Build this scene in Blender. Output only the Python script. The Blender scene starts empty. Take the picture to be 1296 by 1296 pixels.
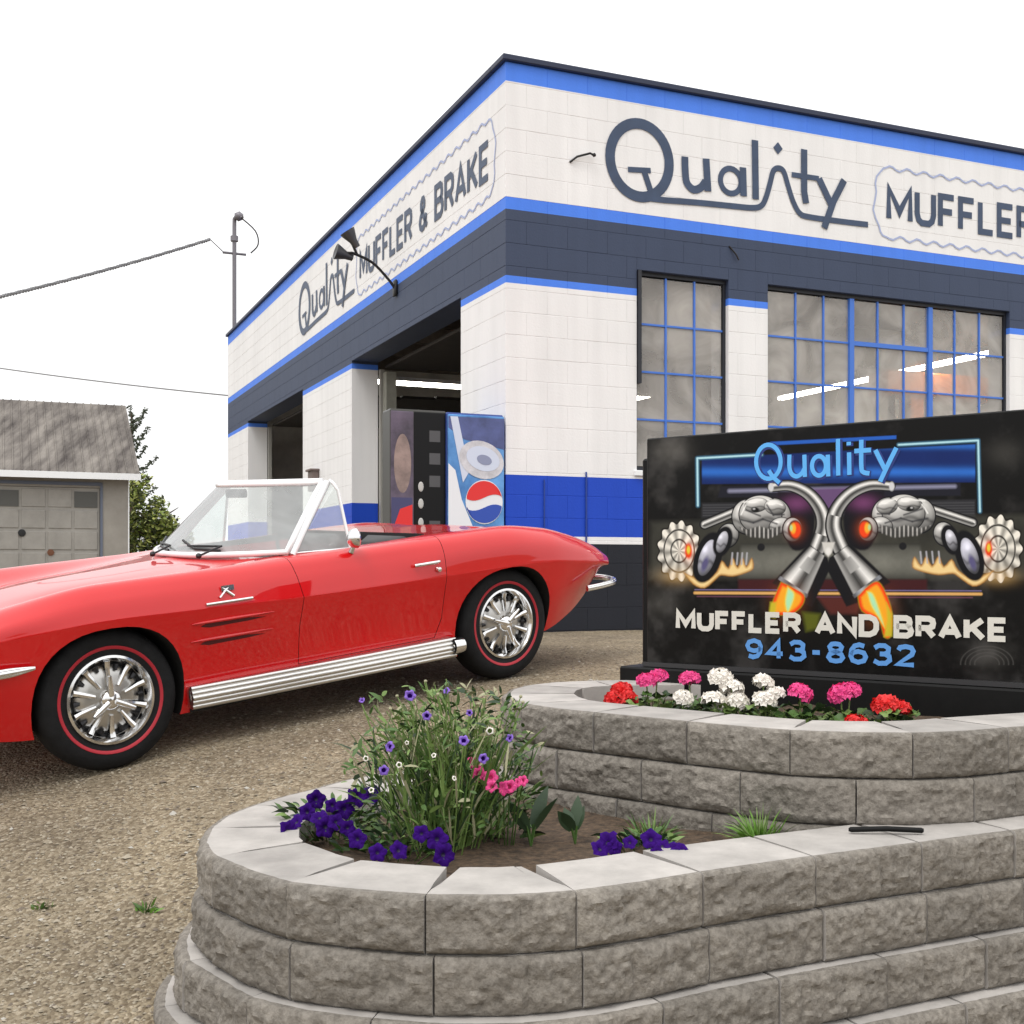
import bpy, math, random
from mathutils import Vector, Matrix, noise
R = math.radians
random.seed(7)
S = bpy.context.scene
COL = S.collection
# ------------------------------------------------------------------ camera, world, sun, exposure
F = 1523.0                      # focal length in photo pixels (photo is 1296 px wide)
ZC, HY = 0.55, 720.0            # eye height above the shop floor, horizon row
cam_d = bpy.data.cameras.new('camera'); cam = bpy.data.objects.new('camera', cam_d); COL.objects.link(cam)
cam.location = (0, 0, ZC); cam.rotation_euler = (R(90), 0, 0)
cam_d.sensor_width = 36.0; cam_d.lens = 36.0 * F / 1296.0
cam_d.shift_y = (HY - 648.0) / 1296.0
cam_d.clip_start = 0.05; cam_d.clip_end = 2000
S.camera = cam
S.view_settings.view_transform = 'Standard'; S.view_settings.look = 'None'
S.view_settings.gamma = 1; S.view_settings.exposure = 0.0; S.view_settings.use_curve_mapping = False
W = bpy.data.worlds.new('World'); S.world = W; W.use_nodes = True
wn, wl = W.node_tree.nodes, W.node_tree.links
wn.clear()
SUN_EL, SUN_AZ = R(58), R(205)
sky = wn.new('ShaderNodeTexSky'); sky.sky_type = 'NISHITA'; sky.sun_disc = False
sky.sun_elevation = SUN_EL; sky.sun_rotation = SUN_AZ; sky.dust_density = 4
hs = wn.new('ShaderNodeHueSaturation'); hs.inputs['Saturation'].default_value = 0.25
tc = wn.new('ShaderNodeTexCoord'); sp = wn.new('ShaderNodeSeparateXYZ')
mr = wn.new('ShaderNodeMapRange'); mr.inputs[1].default_value = -0.02; mr.inputs[2].default_value = 1.0
mr.inputs[3].default_value = 9.6; mr.inputs[4].default_value = 17.0
cl = wn.new('ShaderNodeCombineColor')
cn = wn.new('ShaderNodeTexNoise'); cn.inputs['Scale'].default_value = 1.6; cn.inputs['Detail'].default_value = 4
cmr = wn.new('ShaderNodeMapRange'); cmr.inputs[3].default_value = 0.88; cmr.inputs[4].default_value = 1.12
cmul = wn.new('ShaderNodeMath'); cmul.operation = 'MULTIPLY'
mx = wn.new('ShaderNodeMix'); mx.data_type = 'RGBA'; mx.inputs[0].default_value = 0.9
bg = wn.new('ShaderNodeBackground'); bg.inputs['Strength'].default_value = 0.12
wo = wn.new('ShaderNodeOutputWorld')
wl.new(tc.outputs['Generated'], sp.inputs[0]); wl.new(sp.outputs[2], mr.inputs[0])
wl.new(tc.outputs['Generated'], cn.inputs[0]); wl.new(cn.outputs[0], cmr.inputs[0])
wl.new(mr.outputs[0], cmul.inputs[0]); wl.new(cmr.outputs[0], cmul.inputs[1])
for i in range(3): wl.new(cmul.outputs[0], cl.inputs[i])
wl.new(sky.outputs[0], hs.inputs['Color']); wl.new(hs.outputs[0], mx.inputs[6]); wl.new(cl.outputs[0], mx.inputs[7])
wl.new(mx.outputs[2], bg.inputs[0]); wl.new(bg.outputs[0], wo.inputs[0])
sd = bpy.data.lights.new('sun', 'SUN'); sd.energy = 1.0; sd.angle = R(20); sd.color = (1, .96, .9)
sun = bpy.data.objects.new('sun', sd); COL.objects.link(sun)
_sv = Vector((math.sin(SUN_AZ) * math.cos(SUN_EL), math.cos(SUN_AZ) * math.cos(SUN_EL), math.sin(SUN_EL)))
sun.rotation_euler = _sv.to_track_quat('Z', 'Y').to_euler()

def ray(px, py, Y):             # photo pixel + distance -> place
    return Vector(((px - 648) / F * Y, Y, ZC - (py - HY) / F * Y))
def onz(px, py, z):
    Y = (ZC - z) * F / (py - HY); return Vector(((px - 648) / F * Y, Y, z))

# ------------------------------------------------------------------ materials
def L(c): return tuple(c) + (1,) if len(c) == 3 else c
def mat(name, color, rough=.6, metal=0, var=.0, vscale=4, bump=0, bscale=40, coat=0, color2=None, spec=.5, emit=0, alpha=1, stretch=None, detail=5, bdist=.01, coatr=.08, coatior=1.5):
    m = bpy.data.materials.new(name); m.use_nodes = True
    n, l = m.node_tree.nodes, m.node_tree.links
    b = n['Principled BSDF']
    b.inputs['Base Color'].default_value = L(color); b.inputs['Roughness'].default_value = rough
    b.inputs['Metallic'].default_value = metal; b.inputs['Specular IOR Level'].default_value = spec
    b.inputs['Coat Weight'].default_value = coat; b.inputs['Coat IOR'].default_value = coatior; b.inputs['Coat Roughness'].default_value = coatr
    b.inputs['Alpha'].default_value = alpha
    if emit:
        b.inputs['Emission Color'].default_value = L(color); b.inputs['Emission Strength'].default_value = emit
    g = n.new('ShaderNodeNewGeometry')
    src = g.outputs['Position']
    if stretch:
        mp = n.new('ShaderNodeMapping'); mp.inputs['Scale'].default_value = stretch; l.new(src, mp.inputs[0]); src = mp.outputs[0]
    if var or color2:
        t = n.new('ShaderNodeTexNoise'); t.inputs['Scale'].default_value = vscale; t.inputs['Detail'].default_value = detail
        t.inputs['Roughness'].default_value = .65; l.new(src, t.inputs[0])
        r = n.new('ShaderNodeValToRGB'); l.new(t.outputs[0], r.inputs[0])
        c1 = tuple(max(0, x * (1 - var)) for x in color[:3]); c2 = color2 or tuple(min(1, x * (1 + var)) for x in color[:3])
        r.color_ramp.elements[0].position = .32; r.color_ramp.elements[0].color = L(c1)
        r.color_ramp.elements[1].position = .68; r.color_ramp.elements[1].color = L(c2)
        l.new(r.outputs[0], b.inputs['Base Color'])
    if bump:
        t = n.new('ShaderNodeTexNoise'); t.inputs['Scale'].default_value = bscale; t.inputs['Detail'].default_value = 6
        l.new(src, t.inputs[0])
        bp = n.new('ShaderNodeBump'); bp.inputs['Strength'].default_value = bump; bp.inputs['Distance'].default_value = bdist
        l.new(t.outputs[0], bp.inputs['Height']); l.new(bp.outputs[0], b.inputs['Normal'])
    return m

M = {}
M['chrome'] = mat('chrome', (.78, .78, .78), .12, 1)
M['bright_steel'] = mat('bright_steel', (.72, .71, .69), .28, 1, bump=.1, bscale=60)
M['white_trim'] = mat('white_trim', (.82, .83, .84), .22, 0, coat=.6)
M['red_paint'] = mat('red_paint', (.60, .003, .006), .35, 0, coat=.9, spec=.12, var=.04, vscale=2, coatr=.03, coatior=1.6)
M['vent_shade'] = mat('vent_shade', (.07, .002, .003), .6)
M['liner'] = mat('liner', (.008, .008, .008), .8)
M['rubber'] = mat('rubber', (.009, .009, .010), .75, spec=.25, var=.3, vscale=20, bump=.2, bscale=120)
M['redline'] = mat('redline', (.42, .015, .03), .55)
M['dark_metal'] = mat('dark_metal', (.03, .03, .032), .45, .6)
M['wheel_grey'] = mat('wheel_grey', (.52, .51, .49), .30, .9)
M['leather'] = mat('leather', (.35, .01, .012), .45, var=.15, vscale=10)
M['black_vinyl'] = mat('black_vinyl', (.02, .02, .022), .5)
M['soil'] = mat('soil', (.055, .036, .022), .95, var=.5, vscale=30, bump=1, bscale=60, color2=(.13, .085, .052))
M['sign_black'] = mat('sign_black', (.004, .004, .005), .42, var=.5, vscale=6, color2=(.02, .019, .018), detail=9, spec=.16)
M['plinth'] = mat('plinth', (.005, .005, .005), .5, var=.3, vscale=8, spec=.2)
M['pane'] = None

def glass(name, tint, fac, rough=.03, sky_haze=(.5, .48, .46), vr=.25):
    m = bpy.data.materials.new(name); m.use_nodes = True
    n, l = m.node_tree.nodes, m.node_tree.links; n.clear()
    o = n.new('ShaderNodeOutputMaterial'); tr = n.new('ShaderNodeBsdfTransparent'); tr.inputs[0].default_value = L(tint)
    df = n.new('ShaderNodeBsdfDiffuse'); df.inputs[0].default_value = L(sky_haze)
    g = n.new('ShaderNodeNewGeometry'); t = n.new('ShaderNodeTexNoise'); t.inputs['Scale'].default_value = 2.2; t.inputs['Detail'].default_value = 4
    mrn = n.new('ShaderNodeMapRange'); mrn.inputs[1].default_value = .3; mrn.inputs[2].default_value = .7; mrn.inputs[3].default_value = fac * (1 - vr); mrn.inputs[4].default_value = min(1, fac * (1 + vr)); t.inputs['Distortion'].default_value = 1.2
    l.new(g.outputs['Position'], t.inputs[0]); l.new(t.outputs[0], mrn.inputs[0])
    m1 = n.new('ShaderNodeMixShader'); l.new(mrn.outputs[0], m1.inputs[0]); l.new(tr.outputs[0], m1.inputs[1]); l.new(df.outputs[0], m1.inputs[2])
    gl = n.new('ShaderNodeBsdfGlossy'); gl.inputs['Roughness'].default_value = rough
    fr = n.new('ShaderNodeFresnel'); fr.inputs[0].default_value = 1.5
    m2 = n.new('ShaderNodeMixShader'); l.new(fr.outputs[0], m2.inputs[0]); l.new(m1.outputs[0], m2.inputs[1]); l.new(gl.outputs[0], m2.inputs[2])
    l.new(m2.outputs[0], o.inputs[0]); return m
M['pane'] = glass('sky_hazed_pane', (.95, .95, .95), .38, .05, (.80, .76, .71), .36)  # uneven pale diffuse layer stands in for overcast sky reflected in the panes
M['auto_glass'] = glass('auto_glass', (.84, .9, .88), .30, .02, (.75, .78, .78))  # whitish diffuse layer paints the sky's reflection onto the car glass

# painted block wall: colour bands by height
def banded(name, bands, var=.05):
    m = bpy.data.materials.new(name); m.use_nodes = True
    n, l = m.node_tree.nodes, m.node_tree.links; b = n['Principled BSDF']
    g = n.new('ShaderNodeNewGeometry'); s = n.new('ShaderNodeSeparateXYZ'); l.new(g.outputs['Position'], s.inputs[0])
    mrr = n.new('ShaderNodeMapRange'); mrr.inputs[2].default_value = 5.5; l.new(s.outputs[2], mrr.inputs[0])
    r = n.new('ShaderNodeValToRGB'); r.color_ramp.interpolation = 'CONSTANT'; l.new(mrr.outputs[0], r.inputs[0])
    for i, (z, c) in enumerate(bands):
        e = r.color_ramp.elements[i] if i < 2 else r.color_ramp.elements.new(z / 5.5)
        e.position = z / 5.5; e.color = L(c)
    t = n.new('ShaderNodeTexNoise'); t.inputs['Scale'].default_value = 1.3; t.inputs['Detail'].default_value = 8; l.new(g.outputs['Position'], t.inputs[0])
    t2 = n.new('ShaderNodeTexNoise'); t2.inputs['Scale'].default_value = 55; t2.inputs['Detail'].default_value = 4; l.new(g.outputs['Position'], t2.inputs[0])
    mm = n.new('ShaderNodeMapRange'); mm.inputs[3].default_value = 1 - var * 2; mm.inputs[4].default_value = 1 + var; l.new(t.outputs[0], mm.inputs[0])
    mpp = n.new('ShaderNodeMapping'); mpp.inputs['Scale'].default_value = (3.2, 3.2, .22); l.new(g.outputs['Position'], mpp.inputs[0])
    t3 = n.new('ShaderNodeTexNoise'); t3.inputs['Scale'].default_value = 2.5; t3.inputs['Detail'].default_value = 7; l.new(mpp.outputs[0], t3.inputs[0])
    m3 = n.new('ShaderNodeMapRange'); m3.inputs[1].default_value = .35; m3.inputs[2].default_value = .6; m3.inputs[3].default_value = .965; m3.inputs[4].default_value = 1.02; l.new(t3.outputs[0], m3.inputs[0])
    mu = n.new('ShaderNodeMath'); mu.operation = 'MULTIPLY'; l.new(mm.outputs[0], mu.inputs[0]); l.new(m3.outputs[0], mu.inputs[1]); mm = mu
    vm = n.new('ShaderNodeVectorMath'); vm.operation = 'SCALE'; l.new(r.outputs[0], vm.inputs[0]); l.new(mm.outputs[0], vm.inputs['Scale'])
    l.new(vm.outputs[0], b.inputs['Base Color'])
    bp = n.new('ShaderNodeBump'); bp.inputs['Strength'].default_value = .35; bp.inputs['Distance'].default_value = .004
    l.new(t2.outputs[0], bp.inputs['Height']); l.new(bp.outputs[0], b.inputs['Normal'])
    b.inputs['Roughness'].default_value = .6; b.inputs['Specular IOR Level'].default_value = .3
    return m
WHITE, LBLUE, SLATE, BLUE, DARK = (.84, .835, .84), (.075, .23, .86), (.048, .066, .118), (.012, .066, .53), (.014, .016, .024)
M['wall_paint'] = banded('wall_paint', [(0, DARK), (.755, WHITE), (.82, BLUE), (1.357, WHITE), (3.03, LBLUE), (3.108, SLATE), (3.68, LBLUE), (3.79, WHITE), (4.81, LBLUE)])
M['navy'] = mat('navy', (.012, .02, .055), .5)
M['letter'] = mat('letter_paint', (.035, .06, .12), .5, var=.15, vscale=6)
M['lavender'] = mat('outline_paint', (.38, .44, .66), .6)
M['blue_frame'] = mat('blue_frame', (.05, .17, .62), .45)
M['dark_frame'] = mat('dark_frame', (.012, .014, .022), .5)

# ------------------------------------------------------------------ object helpers
def link(o, parent=None):
    COL.objects.link(o)
    if parent: o.parent = parent
    return o
def thing(name, label, cat, loc=(0, 0, 0), rz=0, group=None):
    o = bpy.data.objects.new(name, None); link(o); o.location = loc; o.rotation_euler = (0, 0, rz); o.empty_display_size = .1
    o['label'] = label; o['category'] = cat
    if group: o['group'] = group
    return o
def tag(o, label=None, cat=None, group=None, kind=None):
    if label: o['label'] = label
    if cat: o['category'] = cat
    if group: o['group'] = group
    if kind: o['kind'] = kind
    return o
class MB:
    def __init__(s): s.v = []; s.f = []; s.m = []; s.M = Matrix.Identity(4); s.mi = 0
    def av(s, p): s.v.append(tuple(s.M @ Vector(p))); return len(s.v) - 1
    def poly(s, pts, mi=None):
        s.f.append([s.av(p) for p in pts]); s.m.append(s.mi if mi is None else mi)
    def face(s, idx, mi=None): s.f.append(list(idx)); s.m.append(s.mi if mi is None else mi)
    def box(s, lo, hi, mi=None, bev=0):
        x0, y0, z0 = lo; x1, y1, z1 = hi
        if bev <= 0:
            i = [s.av(p) for p in ((x0,y0,z0),(x1,y0,z0),(x1,y1,z0),(x0,y1,z0),(x0,y0,z1),(x1,y0,z1),(x1,y1,z1),(x0,y1,z1))]
            for q in ((0,3,2,1),(4,5,6,7),(0,1,5,4),(1,2,6,5),(2,3,7,6),(3,0,4,7)): s.face([i[k] for k in q], mi)
            return
        b = min(bev, .45 * min(x1 - x0, y1 - y0, z1 - z0))
        import itertools
        idx = {}
        for sx, sy, sz in itertools.product((0, 1), repeat=3):
            for ax in range(3):
                p = [(x0, x1)[sx], (y0, y1)[sy], (z0, z1)[sz]]
                for a in range(3):
                    if a != ax: p[a] += (b, -b)[(sx, sy, sz)[a]]
                idx[(sx, sy, sz, ax)] = s.av(p)
        def F4(k, flip):
            s.face(k[::-1] if flip else k, mi)
        for ax in range(3):
            a, c = [(1, 2), (2, 0), (0, 1)][ax]
            for side in (0, 1):
                k = []
                for u, w in ((0, 0), (1, 0), (1, 1), (0, 1)):
                    t = [0, 0, 0]; t[ax] = side; t[a] = u; t[c] = w; k.append(idx[(*t, ax)])
                F4(k, side == 0)
        for ax in range(3):      # edges along ax
            a, c = [(1, 2), (2, 0), (0, 1)][ax]
            for u in (0, 1):
                for w in (0, 1):
                    t0 = [0]*3; t1 = [0]*3; t0[ax] = 0; t1[ax] = 1
                    for t in (t0, t1): t[a] = u; t[c] = w
                    k = [idx[(*t0, a)], idx[(*t1, a)], idx[(*t1, c)], idx[(*t0, c)]]
                    F4(k, (u + w) % 2 == 0)
        for sx, sy, sz in itertools.product((0, 1), repeat=3):
            F4([idx[(sx, sy, sz, 0)], idx[(sx, sy, sz, 1)], idx[(sx, sy, sz, 2)]], (sx + sy + sz) % 2 == 0)
    def tube(s, path, r, n=8, mi=None, caps=True, closed=False):
        P = [Vector(p) for p in path]; N = len(P); rr = r if isinstance(r, (list, tuple)) else [r] * N
        rings = []; up = None
        for i, p in enumerate(P):
            if closed: d = P[(i + 1) % N] - P[i - 1]
            else: d = P[min(i + 1, N - 1)] - P[max(i - 1, 0)]
            d.normalize()
            if up is None:
                up = Vector((0, 0, 1)) if abs(d.z) < .9 else Vector((1, 0, 0))
            a = d.cross(up).normalized(); up = a.cross(d).normalized()
            rings.append([s.av(p + (a * math.cos(2*math.pi*k/n) + up * math.sin(2*math.pi*k/n)) * rr[i]) for k in range(n)])
        for i in range(N if closed else N - 1):
            A, B = rings[i], rings[(i + 1) % N]
            for k in range(n): s.face((A[k], A[(k+1) % n], B[(k+1) % n], B[k]), mi)
        if caps and not closed: s.face(rings[0][::-1], mi); s.face(rings[-1], mi)
    def lathe(s, prof, n=32, mi=None, axis='z', c=(0, 0, 0)):   # prof: (r, h)
        rings = []
        for r, h in prof:
            ring = []
            for k in range(n):
                a = 2 * math.pi * k / n; x, y = r * math.cos(a), r * math.sin(a)
                p = (x, y, h) if axis == 'z' else ((x, h, y) if axis == 'y' else (h, x, y))
                ring.append(s.av(Vector(p) + Vector(c)))
            rings.append(ring)
        fl = axis == 'y'
        for A, B in zip(rings, rings[1:]):
            for k in range(n):
                q = (A[k], A[(k+1) % n], B[(k+1) % n], B[k]); s.face(q[::-1] if fl else q, mi)
    def prism(s, pts, y0, y1, mi=None, ax='y'):   # polygon (a,b) extruded along y
        def P(p, h): return (p[0], h, p[1]) if ax == 'y' else ((p[0], p[1], h) if ax == 'z' else (h, p[0], p[1]))
        A = [s.av(P(p, y0)) for p in pts]; B = [s.av(P(p, y1)) for p in pts]; n = len(pts)
        s.face(A, mi); s.face(B[::-1], mi)
        for k in range(n): s.face((A[k], B[k], B[(k+1) % n], A[(k+1) % n]), mi)
    def ico(s, c, r, mi=None, sq=1):
        t = (1 + 5 ** .5) / 2; q = 1 / math.sqrt(1 + t * t)
        vs = [(-1,t,0),(1,t,0),(-1,-t,0),(1,-t,0),(0,-1,t),(0,1,t),(0,-1,-t),(0,1,-t),(t,0,-1),(t,0,1),(-t,0,-1),(-t,0,1)]
        i = [s.av(Vector(c) + Vector((a * q * r, b * q * r, d * q * r * sq))) for a, b, d in vs]
        for f in ((0,11,5),(0,5,1),(0,1,7),(0,7,10),(0,10,11),(1,5,9),(5,11,4),(11,10,2),(10,7,6),(7,1,8),(3,9,4),(3,4,2),(3,2,6),(3,6,8),(3,8,9),(4,9,5),(2,4,11),(6,2,10),(8,6,7),(9,8,1)):
            s.face([i[k] for k in f], mi)
    def mesh(s, name, mats, smooth=None, fix=False):
        me = bpy.data.meshes.new(name); me.from_pydata(s.v, [], s.f)
        for m in (mats if isinstance(mats, (list, tuple)) else [mats]): me.materials.append(m)
        if any(s.m): me.polygons.foreach_set('material_index', s.m)
        if fix:
            import bmesh
            bm = bmesh.new(); bm.from_mesh(me); bmesh.ops.remove_doubles(bm, verts=bm.verts, dist=1e-5)
            bmesh.ops.recalc_face_normals(bm, faces=bm.faces); bm.to_mesh(me); bm.free()
        if smooth is not None:
            me.polygons.foreach_set('use_smooth', [True] * len(me.polygons))
            if smooth < 180: me.set_sharp_from_angle(angle=R(smooth))
        me.update(); return me
    def build(s, name, mats, parent=None, smooth=None, fix=False):
        return link(bpy.data.objects.new(name, s.mesh(name, mats, smooth, fix)), parent)
def inst(name, me, parent=None, loc=(0, 0, 0), rot=(0, 0, 0), sc=1):
    o = bpy.data.objects.new(name, me); link(o, parent); o.location = loc; o.rotation_euler = rot
    o.scale = (sc, sc, sc) if not isinstance(sc, (tuple, list)) else sc
    return o
def ribbon(mb, pts, w, plane, mi=None, closed=False):
    """flat stroke of width w; plane(u, v) -> 3D"""
    n = len(pts); P = [Vector(p) for p in pts]; Ls = []
    for i in range(n):
        a = P[(i - 1) % n] if closed or i > 0 else P[i]; b = P[(i + 1) % n] if closed or i < n - 1 else P[i]
        d0 = (P[i] - a).normalized() if (P[i] - a).length > 1e-9 else (b - P[i]).normalized()
        d1 = (b - P[i]).normalized() if (b - P[i]).length > 1e-9 else d0
        t = (d0 + d1).normalized() if (d0 + d1).length > 1e-6 else d1
        nn = Vector((-t.y, t.x)); c = max(.5, nn.dot(Vector((-d1.y, d1.x)))); h = w / 2 / c
        Ls.append((P[i] + nn * h, P[i] - nn * h))
    for i in range(n if closed else n - 1):
        A, B = Ls[i], Ls[(i + 1) % n]
        mb.poly([plane(*A[1]), plane(*B[1]), plane(*B[0]), plane(*A[0])], mi)
def smooth2(pts, k=6, closed=False):
    P = [Vector(p) for p in pts]; n = len(P); out = []
    for i in range(n if closed else n - 1):
        g = lambda j: P[j % n] if closed else P[max(0, min(n - 1, j))]
        a, b, c, d = g(i-1), g(i), g(i+1), g(i+2)
        for t in [q / k for q in range(k)]:
            out.append(.5 * ((2*b) + (c-a)*t + (2*a-5*b+4*c-d)*t*t + (3*b-a-3*c+d)*t**3))
    if not closed: out.append(P[-1])
    return out
def text_mesh(body, bold=0.0, res=3):
    cu = bpy.data.curves.new('lettering', 'FONT'); cu.body = body; cu.size = 1; cu.resolution_u = res; cu.offset = bold
    o = bpy.data.objects.new('lettering', cu); COL.objects.link(o)
    dg = bpy.context.evaluated_depsgraph_get(); dg.update()
    me = bpy.data.meshes.new_from_object(o.evaluated_get(dg)); bpy.data.objects.remove(o)
    return me
def put_text(name, body, plane, u0, u1, v0, v1, m, parent, bold=.0, dep=None):
    """letters fitted to u0..u1, v0..v1 of a plane"""
    me = text_mesh(body, bold)
    xs = [v.co.x for v in me.vertices]; ys = [v.co.y for v in me.vertices]
    ax, bx, ay, by = min(xs), max(xs), min(ys), max(ys)
    for v in me.vertices:
        v.co = plane(u0 + (v.co.x - ax) / (bx - ax) * (u1 - u0), v0 + (v.co.y - ay) / (by - ay) * (v1 - v0))
    me.materials.clear(); me.materials.append(m)
    return link(bpy.data.objects.new(name, me), parent)


GLY = {'M': (1.15, [[(0,0),(0,1),(.575,.25),(1.15,1),(1.15,0)]]), 'U': (.9, [[(0,1),(0,.3),(.08,.1),(.25,0),(.65,0),(.82,.1),(.9,.3),(.9,1)]]),
 'F': (.75, [[(.75,1),(0,1),(0,0)], [(0,.5),(.65,.5)]]), 'L': (.72, [[(0,1),(0,0),(.72,0)]]), 'E': (.78, [[(.78,1),(0,1),(0,0),(.78,0)], [(0,.5),(.68,.5)]]),
 'R': (.86, [[(0,0),(0,1),(.6,1),(.8,.9),(.84,.74),(.8,.57),(.6,.47),(0,.47)], [(.45,.47),(.86,0)]]), 'B': (.86, [[(.6,.52),(.76,.64),(.78,.78),(.74,.92),(.58,1),(0,1),(0,0),(.62,0),(.8,.1),(.86,.26),(.8,.42),(.6,.52),(0,.52)]]),
 'A': (1.0, [[(0,0),(.5,1),(1.0,0)], [(.2,.3),(.8,.3)]]), 'K': (.88, [[(0,0),(0,1)], [(.85,1),(.05,.42)], [(.3,.58),(.88,0)]]), 'N': (.92, [[(0,0),(0,1),(.92,0),(.92,1)]]),
 'D': (.9, [[(0,0),(0,1),(.5,1),(.78,.88),(.9,.66),(.9,.34),(.78,.12),(.5,0),(0,0)]]), ' ': (.35, []),
 '&': (1.0, [[(1.0,0),(.25,.72),(.25,.88),(.38,1),(.56,1),(.66,.88),(.64,.74),(.18,.42),(.08,.24),(.16,.08),(.36,0),(.58,.02),(.78,.18),(.92,.44)]]),
 '9': (.8, [[(.1,.08),(.35,0),(.6,.08),(.76,.32),(.8,.66),(.7,.9),(.42,1),(.12,.9),(.02,.68),(.12,.46),(.4,.38),(.66,.44),(.79,.6)]]),
 '4': (.85, [[(.62,0),(.62,1),(.02,.28),(.85,.28)]]), '3': (.8, [[(.03,.86),(.25,1),(.55,1),(.74,.86),(.72,.64),(.55,.53),(.3,.53)], [(.55,.53),(.77,.42),(.8,.2),(.6,.02),(.25,0),(.0,.14)]]),
 '-': (.5, [[(.05,.45),(.45,.45)]]), '8': (.8, [[(.4,.54),(.14,.64),(.08,.82),(.2,.97),(.4,1),(.6,.97),(.72,.82),(.66,.64),(.4,.54),(.1,.4),(.02,.22),(.14,.05),(.4,0),(.66,.05),(.78,.22),(.7,.4),(.4,.54)]]),
 '6': (.8, [[(.7,.92),(.45,1),(.2,.92),(.04,.68),(.0,.34),(.1,.1),(.38,0),(.68,.1),(.78,.32),(.68,.54),(.4,.62),(.14,.56),(.02,.4)]]), '2': (.8, [[(.04,.78),(.12,.94),(.4,1),(.68,.94),(.77,.76),(.7,.56),(.0,0),(.8,0)]])}
def stroke_text(name, body, plane, u0, u1, v0, v1, w, m, parent, gap=.30):
    """one object per letter: strokes of width w"""
    tot = sum(GLY[c][0] for c in body) + gap * (len(body) - 1); sc = (u1 - u0 - w) / tot; x = 0
    for c in body:
        gw, st = GLY[c]
        if st:
            t = MB()
            for i, line in enumerate(st):
                off = i * .00006
                cl_ = line[0] == line[-1]; ribbon(t, [(u0 + w/2 + (x + a) * sc, v0 + w/2 + b * (v1 - v0 - w)) for a, b in (line[:-1] if cl_ else line)], w, lambda p, q: plane(p, q) + DOFF(plane) * off, closed=cl_)
            t.build(name, m, parent)
        x += gw + gap

def DOFF(pl):
    a, b, c = pl(0, 0), pl(1, 0), pl(0, 1); return (b - a).cross(c - a).normalized()

# ------------------------------------------------------------------ terrain
KN = [(-30, -4.2), (0, -1.32), (1, -1.15), (2.9, -.765), (4.64, -.417), (6, -.25), (7.38, -.124), (9, -.035), (10.4, -.004), (12, 0), (400, 0)]
def hq(q):
    if q <= KN[0][0]: return KN[0][1]
    for i in range(len(KN) - 1):
        if q < KN[i+1][0]:
            (x0, y0), (x1, y1) = KN[i], KN[i+1]
            def sl(j):
                if j <= 0: j = 1
                if j >= len(KN) - 1: return 0
                return .5 * ((KN[j][1]-KN[j-1][1])/(KN[j][0]-KN[j-1][0]) + (KN[j+1][1]-KN[j][1])/(KN[j+1][0]-KN[j][0]))
            h = x1 - x0; t = (q - x0) / h; m0, m1 = sl(i) * h, sl(i+1) * h
            return (2*t**3-3*t*t+1)*y0 + (t**3-2*t*t+t)*m0 + (-2*t**3+3*t*t)*y1 + (t**3-t*t)*m1
    return KN[-1][1]
def sst(a, b, x):
    t = max(0, min(1, (x - a) / (b - a))); return t * t * (3 - 2 * t)
def ground_z(x, y):
    q = y + .586 * x
    if x > 3: q = y + .586 * 3
    if y > 12: q = max(q, 12)
    z = hq(q)
    z -= .62 * sst(-.95, .6, x) * (1 - sst(3.6, 5.6, y))
    return z
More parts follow.
